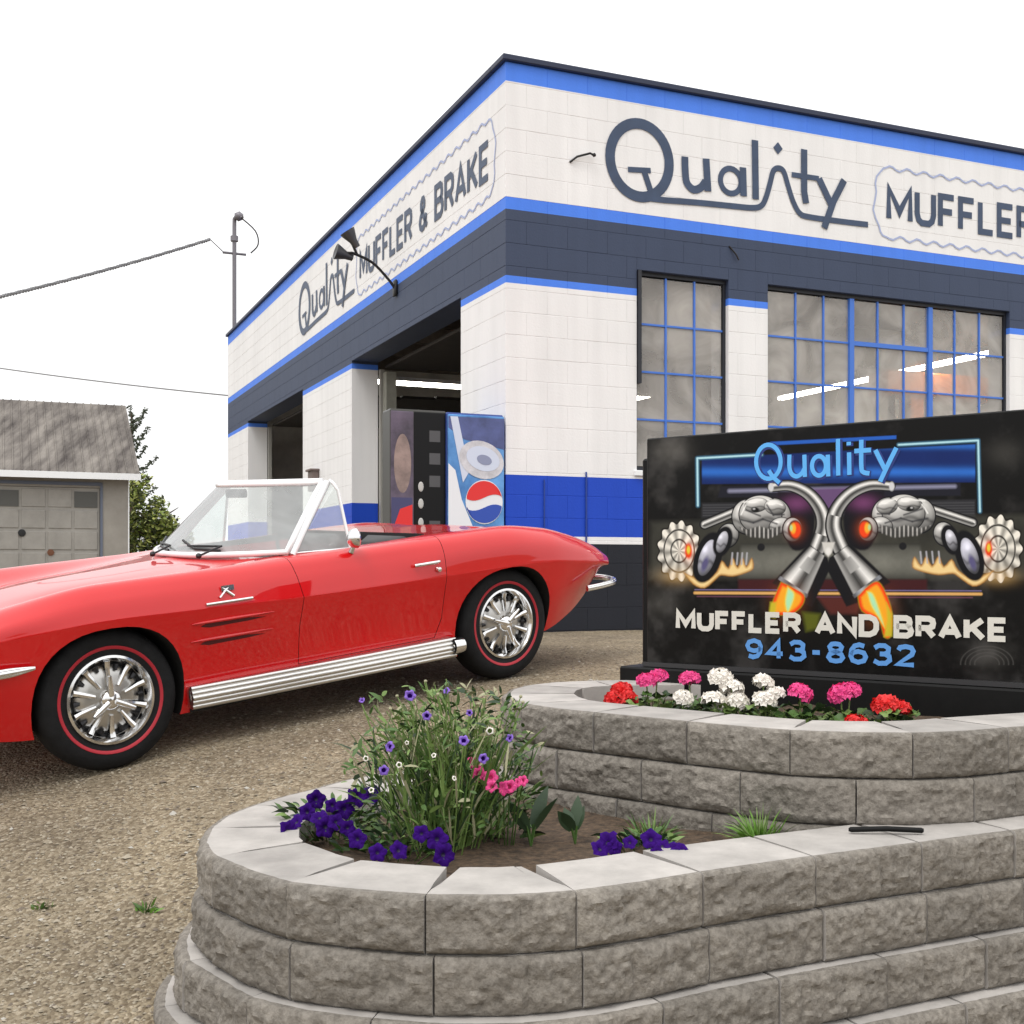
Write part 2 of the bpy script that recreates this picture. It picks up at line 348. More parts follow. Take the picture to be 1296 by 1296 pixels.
def build_ground():
    def axis(a, b, d, far):
        v = []; x = a
        while x < b: v.append(x); x += d
        v.append(b); st = d
        lo = a; hi = b; L1 = []; L2 = []
        while lo > -far: st *= 1.35; lo -= st; L1.append(lo)
        st = d
        while hi < far: st *= 1.35; hi += st; L2.append(hi)
        return L1[::-1] + v + L2
    xs = axis(-6, 4, .07, 600); ys = axis(1.5, 12, .07, 600)
    mb = MB(); vs = []
    for y in ys:
        for x in xs:
            z = ground_z(x, y)
            if 0 < y < 14 and abs(x) < 8: z += .008 * noise.noise((x * 1.5, y * 1.5, 0)) + .004 * noise.noise((x * 7, y * 7, 3))
            if y > 10: z -= .012
            mb.v.append((x, y, z))
    nx = len(xs)
    for j in range(len(ys) - 1):
        for i in range(nx - 1): mb.face((j*nx+i, j*nx+i+1, (j+1)*nx+i+1, (j+1)*nx+i))
    m = bpy.data.materials.new('gravel'); m.use_nodes = True; n, l = m.node_tree.nodes, m.node_tree.links; b = n['Principled BSDF']
    g = n.new('ShaderNodeNewGeometry')
    v = n.new('ShaderNodeTexVoronoi'); v.inputs['Scale'].default_value = 75; l.new(g.outputs['Position'], v.inputs[0])
    v2 = n.new('ShaderNodeTexVoronoi'); v2.inputs['Scale'].default_value = 32; l.new(g.outputs['Position'], v2.inputs[0])
    t = n.new('ShaderNodeTexNoise'); t.inputs['Scale'].default_value = 1.1; t.inputs['Detail'].default_value = 8; t.inputs['Roughness'].default_value = .7; l.new(g.outputs['Position'], t.inputs[0])
    bw = n.new('ShaderNodeSeparateColor'); l.new(v.outputs['Color'], bw.inputs[0])
    r = n.new('ShaderNodeValToRGB'); l.new(bw.outputs[0], r.inputs[0])
    e = r.color_ramp.elements; e[0].color = (.155, .125, .09, 1); e[1].color = (.44, .39, .32, 1); e[1].position = 1
    q = e.new(.45); q.color = (.265, .225, .168, 1); q = e.new(.8); q.color = (.325, .283, .22, 1)
    r2 = n.new('ShaderNodeValToRGB'); l.new(t.outputs[0], r2.inputs[0]); r2.color_ramp.elements[0].position = .3; r2.color_ramp.elements[1].position = .7
    r2.color_ramp.elements[0].color = (.62, .59, .54, 1); r2.color_ramp.elements[1].color = (1.24, 1.18, 1.05, 1)
    mxx = n.new('ShaderNodeMix'); mxx.data_type = 'RGBA'; mxx.blend_type = 'MULTIPLY'; mxx.inputs[0].default_value = 1
    l.new(r.outputs[0], mxx.inputs[6]); l.new(r2.outputs[0], mxx.inputs[7]); l.new(mxx.outputs[2], b.inputs['Base Color'])
    ad = n.new('ShaderNodeMath'); ad.operation = 'ADD'; l.new(v.outputs['Distance'], ad.inputs[0]); l.new(v2.outputs['Distance'], ad.inputs[1])
    bp = n.new('ShaderNodeBump'); bp.inputs['Strength'].default_value = .9; bp.inputs['Distance'].default_value = .012; bp.invert = True
    l.new(ad.outputs[0], bp.inputs['Height']); l.new(bp.outputs[0], b.inputs['Normal'])
    b.inputs['Roughness'].default_value = .9; b.inputs['Specular IOR Level'].default_value = .25
    o = mb.build('ground', m, smooth=180); tag(o, kind='structure')
build_ground()

# ------------------------------------------------------------------ repair shop (local x along the window front, local y along the door front)
AL = math.atan2(.3954, .9185)
C0 = Vector((-.055, 10.5, 0))
shop = thing('repair_shop', 'white block repair shop with blue and slate stripes and painted lettering on both fronts', 'building', C0, AL)
HT = 4.98; DL = 13.58; WL = 9.6; TH = .30
w_open = [(1.304, 2.295, 1.45, 3.29), (2.742, 5.825, 1.45, 3.29), (6.35, 9.2, 1.45, 3.29)]
d_open = [(1.10, 4.92, -.2, 3.145), (7.51, 11.6, -.2, 3.145)]
def cut_rects(a0, a1, z0, z1, holes):
    R0 = [(a0, a1, z0, z1)]
    for h0, h1, hz0, hz1 in holes:
        out = []
        for x0, x1, y0, y1 in R0:
            if x1 <= h0 + 1e-6 or x0 >= h1 - 1e-6 or y1 <= hz0 + 1e-6 or y0 >= hz1 - 1e-6: out.append((x0, x1, y0, y1)); continue
            if x0 < h0: out.append((x0, h0, y0, y1))
            if x1 > h1: out.append((h1, x1, y0, y1))
            m0, m1 = max(x0, h0), min(x1, h1)
            if y0 < hz0: out.append((m0, m1, y0, hz0))
            if y1 > hz1: out.append((m0, m1, hz1, y1))
        R0 = out
    return [r for r in R0 if r[1] - r[0] > .025 and r[3] - r[2] > .02]
REC = .0035
# backing walls (thick, joints show them)
for face, ln, holes in (('front', WL, w_open), ('side', DL, d_open)):
    mb = MB()
    cuts = sorted({0, ln} | {h[0] for h in holes} | {h[1] for h in holes})
    for a, b in zip(cuts, cuts[1:]):
        for r in cut_rects(a, b, -.25, HT, holes):
            if face == 'front': mb.box((max(r[0], REC), REC, r[2]), (r[1], TH, r[3]))
            else: mb.box((REC, max(r[0], TH + .003), r[2]), (TH + .04, r[1], r[3]))
    mb.build('wall', M['wall_paint'], shop)
mb = MB(); mb.box((WL - TH, TH + .003, -.2), (WL, DL, HT - .01)); mb.box((TH + .05, DL - TH, -.2), (WL - TH - .003, DL - .003, HT - .01))
mb.build('wall', M['wall_paint'], shop)
# blocks
blocks = []
for c in range(25):
    z0, z1 = c * .2, min(HT, c * .2 + .2)
    off = .2 if c % 2 else 0
    for fc, ln, holes in (('f', WL, w_open), ('s', DL, d_open)):
        a = 0; ff = off if fc == 'f' else .2 - off
        k = 0
        while a < ln - .01:
            b = min(ln, a + (.4 if (k or not ff) else ff)); k += 1
            for r in cut_rects(a, b, z0, z1, holes): blocks.append((fc, *r))
            a = b
def blk_c(b):
    u = (b[1] + b[2]) / 2; z = (b[3] + b[4]) / 2
    p = Vector((u, 0, z)) if b[0] == 'f' else Vector((0, u, z))
    return p, C0 + Matrix.Rotation(AL, 3, 'Z') @ p
def blk_px(b):
    p, w = blk_c(b); s = F / w.y
    if not (-30 < 648 + F * w.x / w.y < 1330): return 0
    fore = .83 if b[0] == 'f' else .30
    if b[4] < 1.4 and 648 + F * w.x / w.y > 815: return 0
    return (b[2] - b[1]) * fore * s * (b[4] - b[3]) * s
blocks.sort(key=lambda b: -blk_px(b))
def blk_geo(mb, w, h):
    g, bv, gx, bx = .0008, .003, .0003, .0014
    o = [(-w/2+gx, -h/2+g), (w/2-gx, -h/2+g), (w/2-gx, h/2-g), (-w/2+gx, h/2-g)]
    i = [(-w/2+gx+bx, -h/2+g+bv), (w/2-gx-bx, -h/2+g+bv), (w/2-gx-bx, h/2-g-bv), (-w/2+gx+bx, h/2-g-bv)]
    O = [mb.av((x, REC + .001, z)) for x, z in o]; N = [mb.av((x, .0022, z)) for x, z in o]; I = [mb.av((x, 0, z)) for x, z in i]
    mb.face(I)
    for k in range(4):
        j = (k + 1) % 4; mb.face((O[k], O[j], N[j], N[k])); mb.face((N[k], N[j], I[j], I[k]))
cache = {}
rest = MB()
rnd = random.Random(3)
for n_, b in enumerate(blocks):
    p, w = blk_c(b); rot = 0 if b[0] == 'f' else -math.pi / 2
    j = rnd.uniform(-.0006, .0006)
    if n_ < 300:
        key = (round(b[2] - b[1], 3), round(b[4] - b[3], 3))
        if key not in cache:
            t = MB(); blk_geo(t, *key); cache[key] = t.mesh('block', M['wall_paint'])
        pp = p + (Vector((0, j, 0)) if b[0] == 'f' else Vector((j, 0, 0)))
        inst('block', cache[key], shop, pp, (0, 0, rot))
    else:
        rest.M = Matrix.Translation(p) @ Matrix.Rotation(rot, 4, 'Z'); blk_geo(rest, b[2] - b[1], b[4] - b[3])
tag(rest.build('block', M['wall_paint'], shop), kind='stuff')
# coping and roof
mb = MB()
mb.box((-.04, -.04, HT), (WL, .26, HT + .055), bev=.008); mb.box((-.04, .263, HT), (.26, DL + .04, HT + .055), bev=.008)
mb.box((WL - .26, .263, HT), (WL + .04, DL, HT + .05)); mb.build('coping', M['navy'], shop)
mb = MB(); mb.box((.1, .1, HT - .25), (WL - .1, DL - .1, HT - .15)); mb.build('roof', mat('ceiling_board', (.10, .09, .08), .8, var=.25, vscale=3), shop)
mb = MB(); mb.box((TH, TH, -.02), (WL - .2, DL - .2, -.002)); mb.box((.01, 1.1, -.02), (TH, 4.92, -.003)); mb.box((.01, 7.51, -.02), (TH, 11.6, -.003)); mb.build('floor', mat('shop_floor', (.12, .115, .11), .5, var=.3, vscale=2), shop)
# inside linings and joists
mb = MB()
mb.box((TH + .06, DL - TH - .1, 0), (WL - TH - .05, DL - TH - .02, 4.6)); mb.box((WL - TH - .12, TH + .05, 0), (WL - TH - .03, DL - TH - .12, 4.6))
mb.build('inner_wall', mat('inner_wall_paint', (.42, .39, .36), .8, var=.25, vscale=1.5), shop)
for k in range(9):
    mb = MB(); mb.box((TH + .05, 1.2 + k * 1.35, 4.30), (WL - .5, 1.32 + k * 1.35, 4.70)); mb.build('roof_joist', mat('joist_wood', (.09, .07, .055), .8, var=.3, vscale=5) if k == 0 else bpy.data.materials['joist_wood'], shop)
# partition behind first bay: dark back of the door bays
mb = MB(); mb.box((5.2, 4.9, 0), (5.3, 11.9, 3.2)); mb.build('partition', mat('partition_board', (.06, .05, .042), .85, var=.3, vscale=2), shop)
# overhead doors rolled up and their tracks
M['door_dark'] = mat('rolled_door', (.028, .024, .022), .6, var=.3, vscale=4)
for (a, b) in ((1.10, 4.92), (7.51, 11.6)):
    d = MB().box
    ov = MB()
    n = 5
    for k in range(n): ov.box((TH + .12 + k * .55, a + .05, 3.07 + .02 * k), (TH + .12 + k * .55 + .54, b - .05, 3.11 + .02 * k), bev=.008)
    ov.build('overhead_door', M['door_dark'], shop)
    for yy in (a + .03, b - .09):
        t = MB(); t.box((TH + .045, yy, 0), (TH + .10, yy + .06, 3.05)); t.build('door_track', mat('track_steel', (.42, .41, .38), .5, .3) if 'track_steel' not in bpy.data.materials else bpy.data.materials['track_steel'], shop)
t = MB(); t.box((.37, 4.66, 0), (.50, 4.80, 3.0)); t.build('steel_post', mat('post_paint', (.28, .28, .24), .6, var=.2), shop)
# conduits on base, small box on pier, old bracket on the wall
for u, z0, z1, r_ in ((.365, .84, 1.34, .006), (.78, .70, 1.42, .008)):
    t = MB(); t.tube([(u, -.012, z0), (u, -.012, z1)], r_, 8); t.build('conduit', mat('conduit_paint', (.012, .045, .26), .5) if 'conduit_paint' not in bpy.data.materials else bpy.data.materials['conduit_paint'], shop, smooth=60)
t = MB(); t.box((-.10, 6.55, 1.62), (-.002, 6.80, 1.90), bev=.01); t.box((-.13, 6.53, 1.895), (-.002, 6.82, 1.925), bev=.005); t.build('meter_box', mat('box_paint', (.16, .12, .11), .5), shop)
t = MB(); t.tube([(.62, -.005, 4.18), (.68, -.03, 4.23), (.80, -.05, 4.27), (.83, -.05, 4.26)], .010, 6); t.ico((.84, -.05, 4.26), .02); t.build('bracket', M['dark_metal'], shop)
t = MB(); t.tube([(2.30, -.004, 3.61), (2.36, -.03, 3.53), (2.39, -.03, 3.48)], .008, 6); t.build('bracket', M['dark_metal'], shop)

# windows
def window(h, bays, rows, cols, opening=None, leftpost=True):
    x0, x1, z0, z1 = h
    fr = MB(); D = .05
    fr.box((x0, D, z1 - .035), (x1, D + .06, z1)); fr.box((x0, D, z0), (x1, D + .06, z0 + .04))
    fr.box((x0, D, z0 + .042), (x0 + .03, D + .06, z1 - .037)); fr.box((x1 - .03, D, z0 + .042), (x1, D + .06, z1 - .037))
    f = fr.build('window', M['dark_frame'], shop)
    sl = MB(); sl.box((x0 - .03, -.03, z0 - .05), (x1 + .03, D - .002, z0 + .002), bev=.006); sl.build('sill', M['white_trim'], f)
    bw = (x1 - x0 - .06) / bays
    for b in range(bays):
        bx = x0 + .03 + b * bw
        if b:
            t = MB(); t.box((bx - .028, D - .012, z0 + .042), (bx + .028, D + .05, z1 - .037), bev=.004); t.build('mullion', M['blue_frame'], f)
        o_ = .03 if b else 0
        cw = (bw) / cols
        for c in range(1, cols):
            t = MB(); xx = bx + c * cw; t.box((xx - .009, D + .005, z0 + .042), (xx + .009, D + .035, z1 - .037)); t.build('muntin', M['blue_frame'], f)
        for r_ in range(1, rows):
            zz = z0 + .04 + r_ * (z1 - z0 - .08) / rows
            th = .022 if (opening == b and r_ == rows - 1) else .009
            t = MB(); t.box((bx + (.03 if b else 0), D + .008 - (th - .009), zz - th), (bx + bw - (.03 if b < bays - 1 else 0), D + .032, zz + th)); t.build('muntin', M['blue_frame'], f)
        for c in range(cols):
            for r_ in range(rows):
                zz = z0 + .04 + r_ * (z1 - z0 - .08) / rows; hh = (z1 - z0 - .08) / rows
                t = MB(); jt = rnd.uniform(-.002, .002)
                t.poly([(bx + c*cw + .008, D + .02 + jt, zz + .008), (bx + (c+1)*cw - .008, D + .02 - jt, zz + .008), (bx + (c+1)*cw - .008, D + .02 - jt, zz + hh - .008), (bx + c*cw + .008, D + .02 + jt, zz + hh - .008)])
                t.build('pane', M['pane'], f)
window(w_open[0], 1, 4, 3); window(w_open[1], 3, 4, 3, 1); window(w_open[2], 3, 4, 3)
# black timber edge left of first window
t = MB(); t.box((1.309, -.018, 2.25), (1.345, .046, 3.285)); t.build('trim_board', M['dark_frame'], shop)
# ----- painted lettering
cx = lambda x, y: (640 + x / 1.9756, 40 + y / 1.9756)
def fac(px, py):
    k = (px - 648) / F; s = (10.5 * k + .055) / (.9185 - .3954 * k); Y = 10.5 + .3954 * s
    return (s, ZC + (HY - py) / F * Y)
def fc(pts): return [fac(*cx(*p)) for p in pts]
FR = lambda u, v: Vector((u, -.003, v))
SD = lambda u, v: Vector((-.003, 8.73 - u, v))
def script(plane):
    mb = MB(); W1 = .074
    qc = fac(*cx(335, 322)); qr = .325
    ribbon(mb, [(qc[0] + qr * .95 * math.cos(a), qc[1] + qr * 1.03 * math.sin(a)) for a in [2*math.pi*k/48 for k in range(48)]], 0.098, plane, closed=True)
    e2 = .0
    cnt = [0]
    def st(pts, w=W1, sm=True):
        cnt[0] += 1; o_ = DOFF(plane) * (.0004 * cnt[0]); ribbon(mb, smooth2(fc(pts), 6) if sm else fc(pts), w, lambda p, q: plane(p, q) + o_)
    st([(305, 345), (362, 348)], .05, False); st([(345, 348), (362, 400)], .06, False)
    st([(350, 416), (400, 422), (480, 428), (560, 436), (615, 441), (638, 436), (650, 415), (660, 380), (668, 350), (680, 342), (694, 350), (705, 385), (718, 425), (735, 455), (760, 464), (830, 474), (905, 483)], .056)
    st([(447, 313), (448, 350), (452, 378), (468, 395), (486, 391), (499, 375)]); st([(500, 318), (505, 400)], W1, False)
    ar = fac(*cx(562, 374)); ribbon(mb, [(ar[0] + .115 * math.cos(a), ar[1] + .118 * math.sin(a)) for a in [2*math.pi*k/24 for k in range(24)]], .055, plane, closed=True)
    st([(592, 340), (594, 412)], W1, False); st([(622, 272), (624, 420)], W1, False)
    d = fac(*cx(680, 292)); mb.poly([plane(d[0], d[1] - .06), plane(d[0] + .055, d[1]), plane(d[0], d[1] + .06), plane(d[0] - .055, d[1])])
    st([(745, 295), (745, 400), (750, 430)], W1, False); st([(714, 358), (782, 368)], .05, False)
    st([(782, 368), (812, 432)], W1, False); st([(845, 372), (818, 425), (795, 492)], W1, False)
    return mb
SD2 = lambda u, v: Vector((-.006 - 0, 8.73 - u, v))
FR2 = lambda u, v: Vector((u, -.006, v))
for pl in (FR2, SD2):
    script(pl).build('lettering', M['letter'], shop)
    stroke_text('lettering', 'MUFFLER & BRAKE', pl, 4.17, 8.36, 4.06, 4.43, .066, M['letter'], shop, .38)
    mb = MB(); pts = []
    x0, x1, z0, z1 = 4.02, 8.5, 3.90, 4.60; k = 0
    def wob(i): return .022 * math.sin(i * 1.25)
    N1 = 96
    for i in range(N1): pts.append((x0 + .15 + (x1 - x0 - .3) * i / N1, z1 + wob(i)))
    for i in range(12): a = math.pi/2 - math.pi * i / 12; pts.append((x1 - .15 + (.15 + wob(i*1.3)) * math.cos(a), (z0+z1)/2 + (z1-z0)/2 * math.sin(a)))
    for i in range(N1): pts.append((x1 - .15 - (x1 - x0 - .3) * i / N1, z0 + wob(i)))
    for i in range(12): a = -math.pi/2 - math.pi * i / 12; pts.append((x0 + .15 + (.15 + wob(i*1.3)) * math.cos(a), (z0+z1)/2 + (z1-z0)/2 * math.sin(a)))
    ribbon(mb, pts, .018, pl, closed=True); mb.build('lettering_outline', M['lavender'], shop)
# service mast
t = MB()
t.tube([(.10, 13.45, 4.5), (.10, 13.45, 7.05), (.10, 13.44, 7.2), (.14, 13.38, 7.28), (.22, 13.3, 7.2)], .04, 8)
t.tube([(.10, 13.45, 6.78), (.10, 13.45, 6.88)], .075, 8); t.tube([(-.12, 13.45, 6.55), (.32, 13.45, 6.55)], .025, 6); t.ico((.17, 13.36, 7.24), .1)
t.build('service_mast', mat('mast_steel', (.20, .19, .21), .5, .5), shop, smooth=50)
t = MB(); t.tube(smooth2([(.2, 13.3, 7.2), (.45, 13.2, 6.95), (.5, 13.2, 6.7), (.38, 13.3, 6.55)], 4), .014, 5); t.build('drip_loop', M['black_vinyl'], shop)
wloc = lambda p: C0 + Matrix.Rotation(AL, 3, 'Z') @ Vector(p)
a = wloc((-.1, 13.45, 6.55)); b = ray(266, 303, 22.4); c = ray(-90, 396, 19)
t = MB(); t.tube([a, b], .010, 5)
pts = [b.lerp(c, k / 30) + Vector((0, 0, -.06 * 4 * (k/30) * (1 - k/30))) for k in range(31)]
t.tube(pts, .020, 6)
for k in range(3):
    t.tube([p + Vector((0, .028 * math.cos(i * 1.7 + k * 2.1), .028 * math.sin(i * 1.7 + k * 2.1))) for i, p in enumerate([b.lerp(c, q / 120) + Vector((0, 0, -.06 * 4 * (q/120) * (1 - q/120))) for q in range(121)])], .012, 4)
tag(t.build('power_cable', mat('cable_rubber', (.22, .22, .23), .6)), 'thick twisted power cable running from the roof mast to the left', 'cable')
a = wloc((-.02, 13.5, 3.85)); c = ray(-60, 457, 26)
t = MB(); t.tube([a.lerp(c, k / 24) + Vector((0, 0, -.04 * 4 * (k/24) * (1 - k/24))) for k in range(25)], .014, 5)
tag(t.build('telephone_cable', bpy.data.materials['cable_rubber']), 'thin lower cable reaching the back corner of the shop wall', 'cable')

# ceiling tubes inside
M['tube'] = mat('lit_tube', (1, .97, .86), .5, emit=12.0)
k = 0
def tubelight(a, b, label):
    A, B = Vector(a), Vector(b); mid = (A + B) / 2; d = (B - A); ln = d.length
    o = thing('ceiling_light', label, 'light', wloc(mid), AL + math.atan2(d.y, d.x), 'fluorescent tubes inside the shop')
    t = MB(); t.box((-ln/2, -.07, .03), (ln/2, .07, .09)); t.build('fixture', M['white_trim'], o)
    t = MB()
    for s_ in (-.035, .035): t.tube([(-ln/2 + .03, s_, .0), (ln/2 - .03, s_, .0)], .025, 8)
    t.build('tube', M['tube'], o)
tubelight((1.0, 8, 3.4), (3.1, 8, 3.4), 'lit fluorescent tube seen through the near open door bay')
tubelight((4.0, 8, 3.4), (6.1, 8, 3.4), 'lit fluorescent tube low behind the left edge of the narrow window')
for y0, lb in ((10.0, 'lit fluorescent tube crossing the bottom of the narrow window'), (7.1, 'lit fluorescent tube behind the left bay of the wide window'), (4.3, 'lit fluorescent tube behind the middle bay of the wide window'), (1.7, 'lit fluorescent tube behind the right bay of the wide window')):
    tubelight((8, y0, 3.4), (8, y0 - 2.3, 3.4), lb)
# orange hoist seen through wide window
def hoist():
    o = thing('engine_hoist', 'orange steel lifting hoist standing inside behind the wide window', 'hoist', wloc((7.7, 3.6, 0)), AL)
    mo = mat('orange_paint', (.90, .22, .02), .4, var=.15)
    t = MB(); t.box((-.12, -.12, 0), (.12, .12, 3.28), bev=.01); t.build('post', mo, o)
    t = MB(); t.box((-.6, -.2, 2.95), (1.4, .2, 3.28), bev=.02); t.build('beam', mo, o)
    t = MB(); t.box((-.45, -.4, 0.002), (.45, .4, .06), bev=.01); t.build('base_plate', mo, o)
    t = MB(); t.tube([(-.35, 0, 2.95), (-.35, 0, 2.4)], .05, 8); t.ico((-.35, 0, 2.35), .09); t.build('hook', M['dark_metal'], o)
hoist()
# wall flood lamp over door front
def wall_lamp():
    base = Vector((-.006, 3.09, 3.66)); o = thing('wall_lamp', 'double flood lamp on a curved bracket above the near door bay', 'lamp', wloc(base), AL)
    t = MB(); t.box((-.03, -.05, -.09), (0, .05, .09), bev=.01)
    t.tube(smooth2([(-.02, 0, 0), (-.10, 0, .10), (-.28, 0, .26), (-.50, .0, .34)], 5), .016, 8); t.build('bracket', M['dark_metal'], o, smooth=50)
    mh = mat('lamp_housing', (.10, .10, .105), .4, .5)
    for i, (p, ang) in enumerate((((-.60, .05, .33), 15), ((-.52, -.02, .50), 55))):
        t = MB(); t.M = Matrix.Translation(p) @ Matrix.Rotation(R(-90 + ang), 4, 'Y')
        t.lathe([(.0, -.12), (.036, -.12), (.045, -.04), (.08, .05), (.088, .08), (.08, .075), (.0, .055)], 16); h = t.build('lamp_head', mh, o, smooth=40)
    t = MB(); t.tube([(-.5, 0, .34), (-.6, .05, .34)], .015, 6); t.tube([(-.45, 0, .33), (-.52, -.02, .46)], .015, 6); t.build('arm', M['dark_metal'], o)
wall_lamp()

# ------------------------------------------------------------------ vending machines
def vending(label, loc, rz, dim):
    Wd, Dp, H = .92, .80, 1.98
    o = thing('vending_machine', label, 'vending machine', loc, rz, 'soft drink machines by the door bay')
    o.scale = (.50 / .92, .28, .96) if dim else (.53 / .92, .9, .955)
    # front faces local -y
    t = MB(); t.box((-Wd/2, 0.03, .06), (Wd/2, Dp, H), bev=.015); t.box((-Wd/2+.05, .08, 0), (Wd/2-.05, Dp-.05, .058)); t.build('cabinet', mat('cabinet_grey' if dim else 'cabinet_blue', (.05, .05, .045) if dim else (.02, .05, .22), .4), o)
    P = lambda u, v: Vector((u, y_[0], v)); y_ = [-.0]
    def plate(name, pts, m, dy, par=o):
        y_[0] = dy; t = MB(); t.poly([P(*p) for p in pts]); return t.build(name, m, par)
    def ell(cx_, cz, rx, rz_, a0=0, a1=360, n=28, rot=0):
        out = []
        for i in range(n + (0 if a1 - a0 >= 360 else 1)):
            a = R(a0 + (a1 - a0) * i / n); x, z = rx * math.cos(a), rz_ * math.sin(a); c_, s_ = math.cos(R(rot)), math.sin(R(rot))
            out.append((cx_ + x * c_ - z * s_, cz + x * s_ + z * c_))
        return out
    def g(n, c, **k): return bpy.data.materials[n] if n in bpy.data.materials else mat(n, c, .3, **k)
    if not dim:
        t = MB(); t.box((-Wd/2 + .01, -.0, .08), (Wd/2 - .01, .028, H - .02), bev=.008); d = t.build('door', g('panel_blue', (.05, .22, .62), var=.35, vscale=3, color2=(.14, .38, .78)), o)
        plate('panel_art', [(-.45, 1.94), (.45, 1.94), (.45, 1.66), (-.2, 1.74), (-.45, 1.84)], g('panel_navy', (.07, .09, .24), var=.3, vscale=6), -.002)
        plate('panel_art', [(-.42, 1.94), (-.30, 1.94), (-.12, 1.45), (-.22, 1.35)], g('panel_ice', (.60, .66, .80)), -.004)
        plate('panel_art', ell(.08, 1.56, .36, .17, rot=-6), g('panel_grey', (.58, .58, .62), var=.2, vscale=12), -.006)
        plate('panel_art', ell(.10, 1.57, .27, .11, rot=-6), g('panel_ice', (.6, .66, .8)), -.008)
        plate('panel_art', ell(.12, 1.56, .12, .045, rot=-6), g('panel_steel', (.25, .28, .42)), -.010)
        plate('panel_art', [(-.45, 1.52), (-.34, 1.46), (-.24, 1.20), (-.02, .90), (-.10, .36), (-.30, .30), (-.45, .30)], g('panel_white', (.78, .80, .84)), -.003)
        plate('panel_art', ell(.12, 1.18, .30, .20), g('panel_white', (.78, .8, .84)), -.005)
        # emblem: red cap, white wave, blue bowl
        w = lambda x: .03 * math.sin(x * 9)
        top = ell(.12, 1.20, .285, .17, 8, 172); bot = [(.12 - .28 + .56 * i / 12, 1.22 + w(-.28 + .56 * i / 12)) for i in range(13)]
        plate('emblem_red', top + bot, g('emblem_red', (.72, .02, .02)), -.008)
        low = ell(.12, 1.16, .285, .17, 188, 352); bt = [(.12 + .28 - .56 * i / 12, 1.13 + w(.28 - .56 * i / 12)) for i in range(13)]
        plate('emblem_blue', low + bt, g('emblem_blue', (.02, .07, .42)), -.008)
        plate('panel_art', ell(-.15, .52, .07, .10, rot=20), g('emblem_blue', (.02, .07, .42)), -.009)
        plate('panel_art', ell(.22, .42, .12, .06, rot=-12), g('panel_navy', (.07, .09, .24)), -.009)
        t = MB(); t.box((Wd/2 - .03, -.02, .5), (Wd/2 - .01, -.001, .7), bev=.004); t.build('handle', M['dark_metal'], o)
    else:
        t = MB(); t.box((-Wd/2 + .01, 0, .08), (-.08, .028, H - .02), bev=.008); t.build('door', g('door_mauve', (.085, .065, .10), var=.5, vscale=5), o)
        t = MB(); t.box((-.07, 0, .08), (Wd/2 - .01, .028, H - .02), bev=.008); t.build('selection_panel', g('selector_black', (.006, .006, .007), spec=.2), o)
        plate('panel_art', ell(-.26, 1.50, .14, .26), g('art_tan', (.26, .19, .17), var=.3, vscale=9), -.003)
        plate('panel_art', [(-.44, 1.2), (-.1, 1.2), (-.1, .15), (-.44, .15)], g('art_navy', (.05, .05, .14)), -.002)
        plate('emblem_red', [(-.43, .90), (-.30, 1.10), (-.10, 1.14), (-.10, .92), (-.28, .90)], g('emblem_red', (.72, .02, .02)), -.006)
        plate('panel_art', [(-.43, .88), (-.28, .885), (-.10, .905), (-.10, .82), (-.43, .72)], g('panel_white', (.78, .8, .84)), -.006)
        for i, zz in enumerate((1.30, 1.15, .98, .85)):
            t = MB(); t.M = Matrix.Translation((.04, -.001, zz)); t.lathe([(0, -.015), (.035, -.012), (.045, 0)], 12, axis='y'); t.build('button', g('button_grey', (.5, .5, .48)), o)
        for zz in (1.7, 1.5, 1.3, .9, .6): plate('selection_label', [(.18, zz), (.36, zz), (.36, zz + .1), (.18, zz + .1)], g('label_grey', (.07, .07, .075)), -.003)
# machines face the camera side of the yard, in front of the near door bay
vA = wloc((-.285, -.03, 0)); vB = wloc((-.795, .02, 0))
vending('bright blue soft drink machine with red and white round emblem beside the shop corner', (vA.x, vA.y, 0), AL, False)
vending('dim mauve and black soft drink machine left of the bright blue one', (vB.x, vB.y, 0), AL, True)

# ------------------------------------------------------------------ neighbouring garage
G0 = Vector((-9.574, 30, 0))
gar = thing('garage', 'weathered grey garage with panelled door and streaked roof', 'building', G0, AL)
mg = mat('garage_wall', (.29, .27, .24), .8, var=.12, vscale=2)
t = MB(); t.box((-.6, 0, -.3), (0, .12, 2.86)); t.box((-8.2, 0, -.3), (-4.35, .12, 2.86)); t.box((-4.35, .0, 2.55), (-.6, .12, 2.86))
t.box((-.12, .123, -.3), (0, 6.4, 2.86)); t.box((-8.2, .123, -.3), (-8.08, 6.4, 2.86)); t.box((-8.07, 6.28, -.3), (-.13, 6.4, 2.86)); t.build('wall', mg, gar)
t = MB(); t.prism([(.02, 2.86), (6.38, 2.86), (3.2, 4.82)], -.12, -.002, ax='x'); t.build('gable', mg, gar)
for nm, a0, a1 in (('roof', -.35, 3.2), ('roof', 6.75, 3.2)):
    t = MB(); z0, z1 = 2.80, 4.93
    for sx, sz in ((0, 0),):
        p = [(-8.5, a0, z0), (.25, a0, z0), (.25, a1, z1), (-8.5, a1, z1)]
        q = [(x, y, z + .10) for x, y, z in p]
        A = [t.av(v) for v in p]; B = [t.av(v) for v in q]
        t.face(A[::-1]); t.face(B)
        for k in range(4): t.face((A[k], A[(k+1) % 4], B[(k+1) % 4], B[k]))
    t.build(nm, mat('old_roof', (.085, .07, .064), .9, vscale=1.3, var=.35, color2=(.25, .225, .20), stretch=(2.2, .5, .5), bump=.5, bscale=25) if 'old_roof' not in bpy.data.materials else bpy.data.materials['old_roof'], gar)
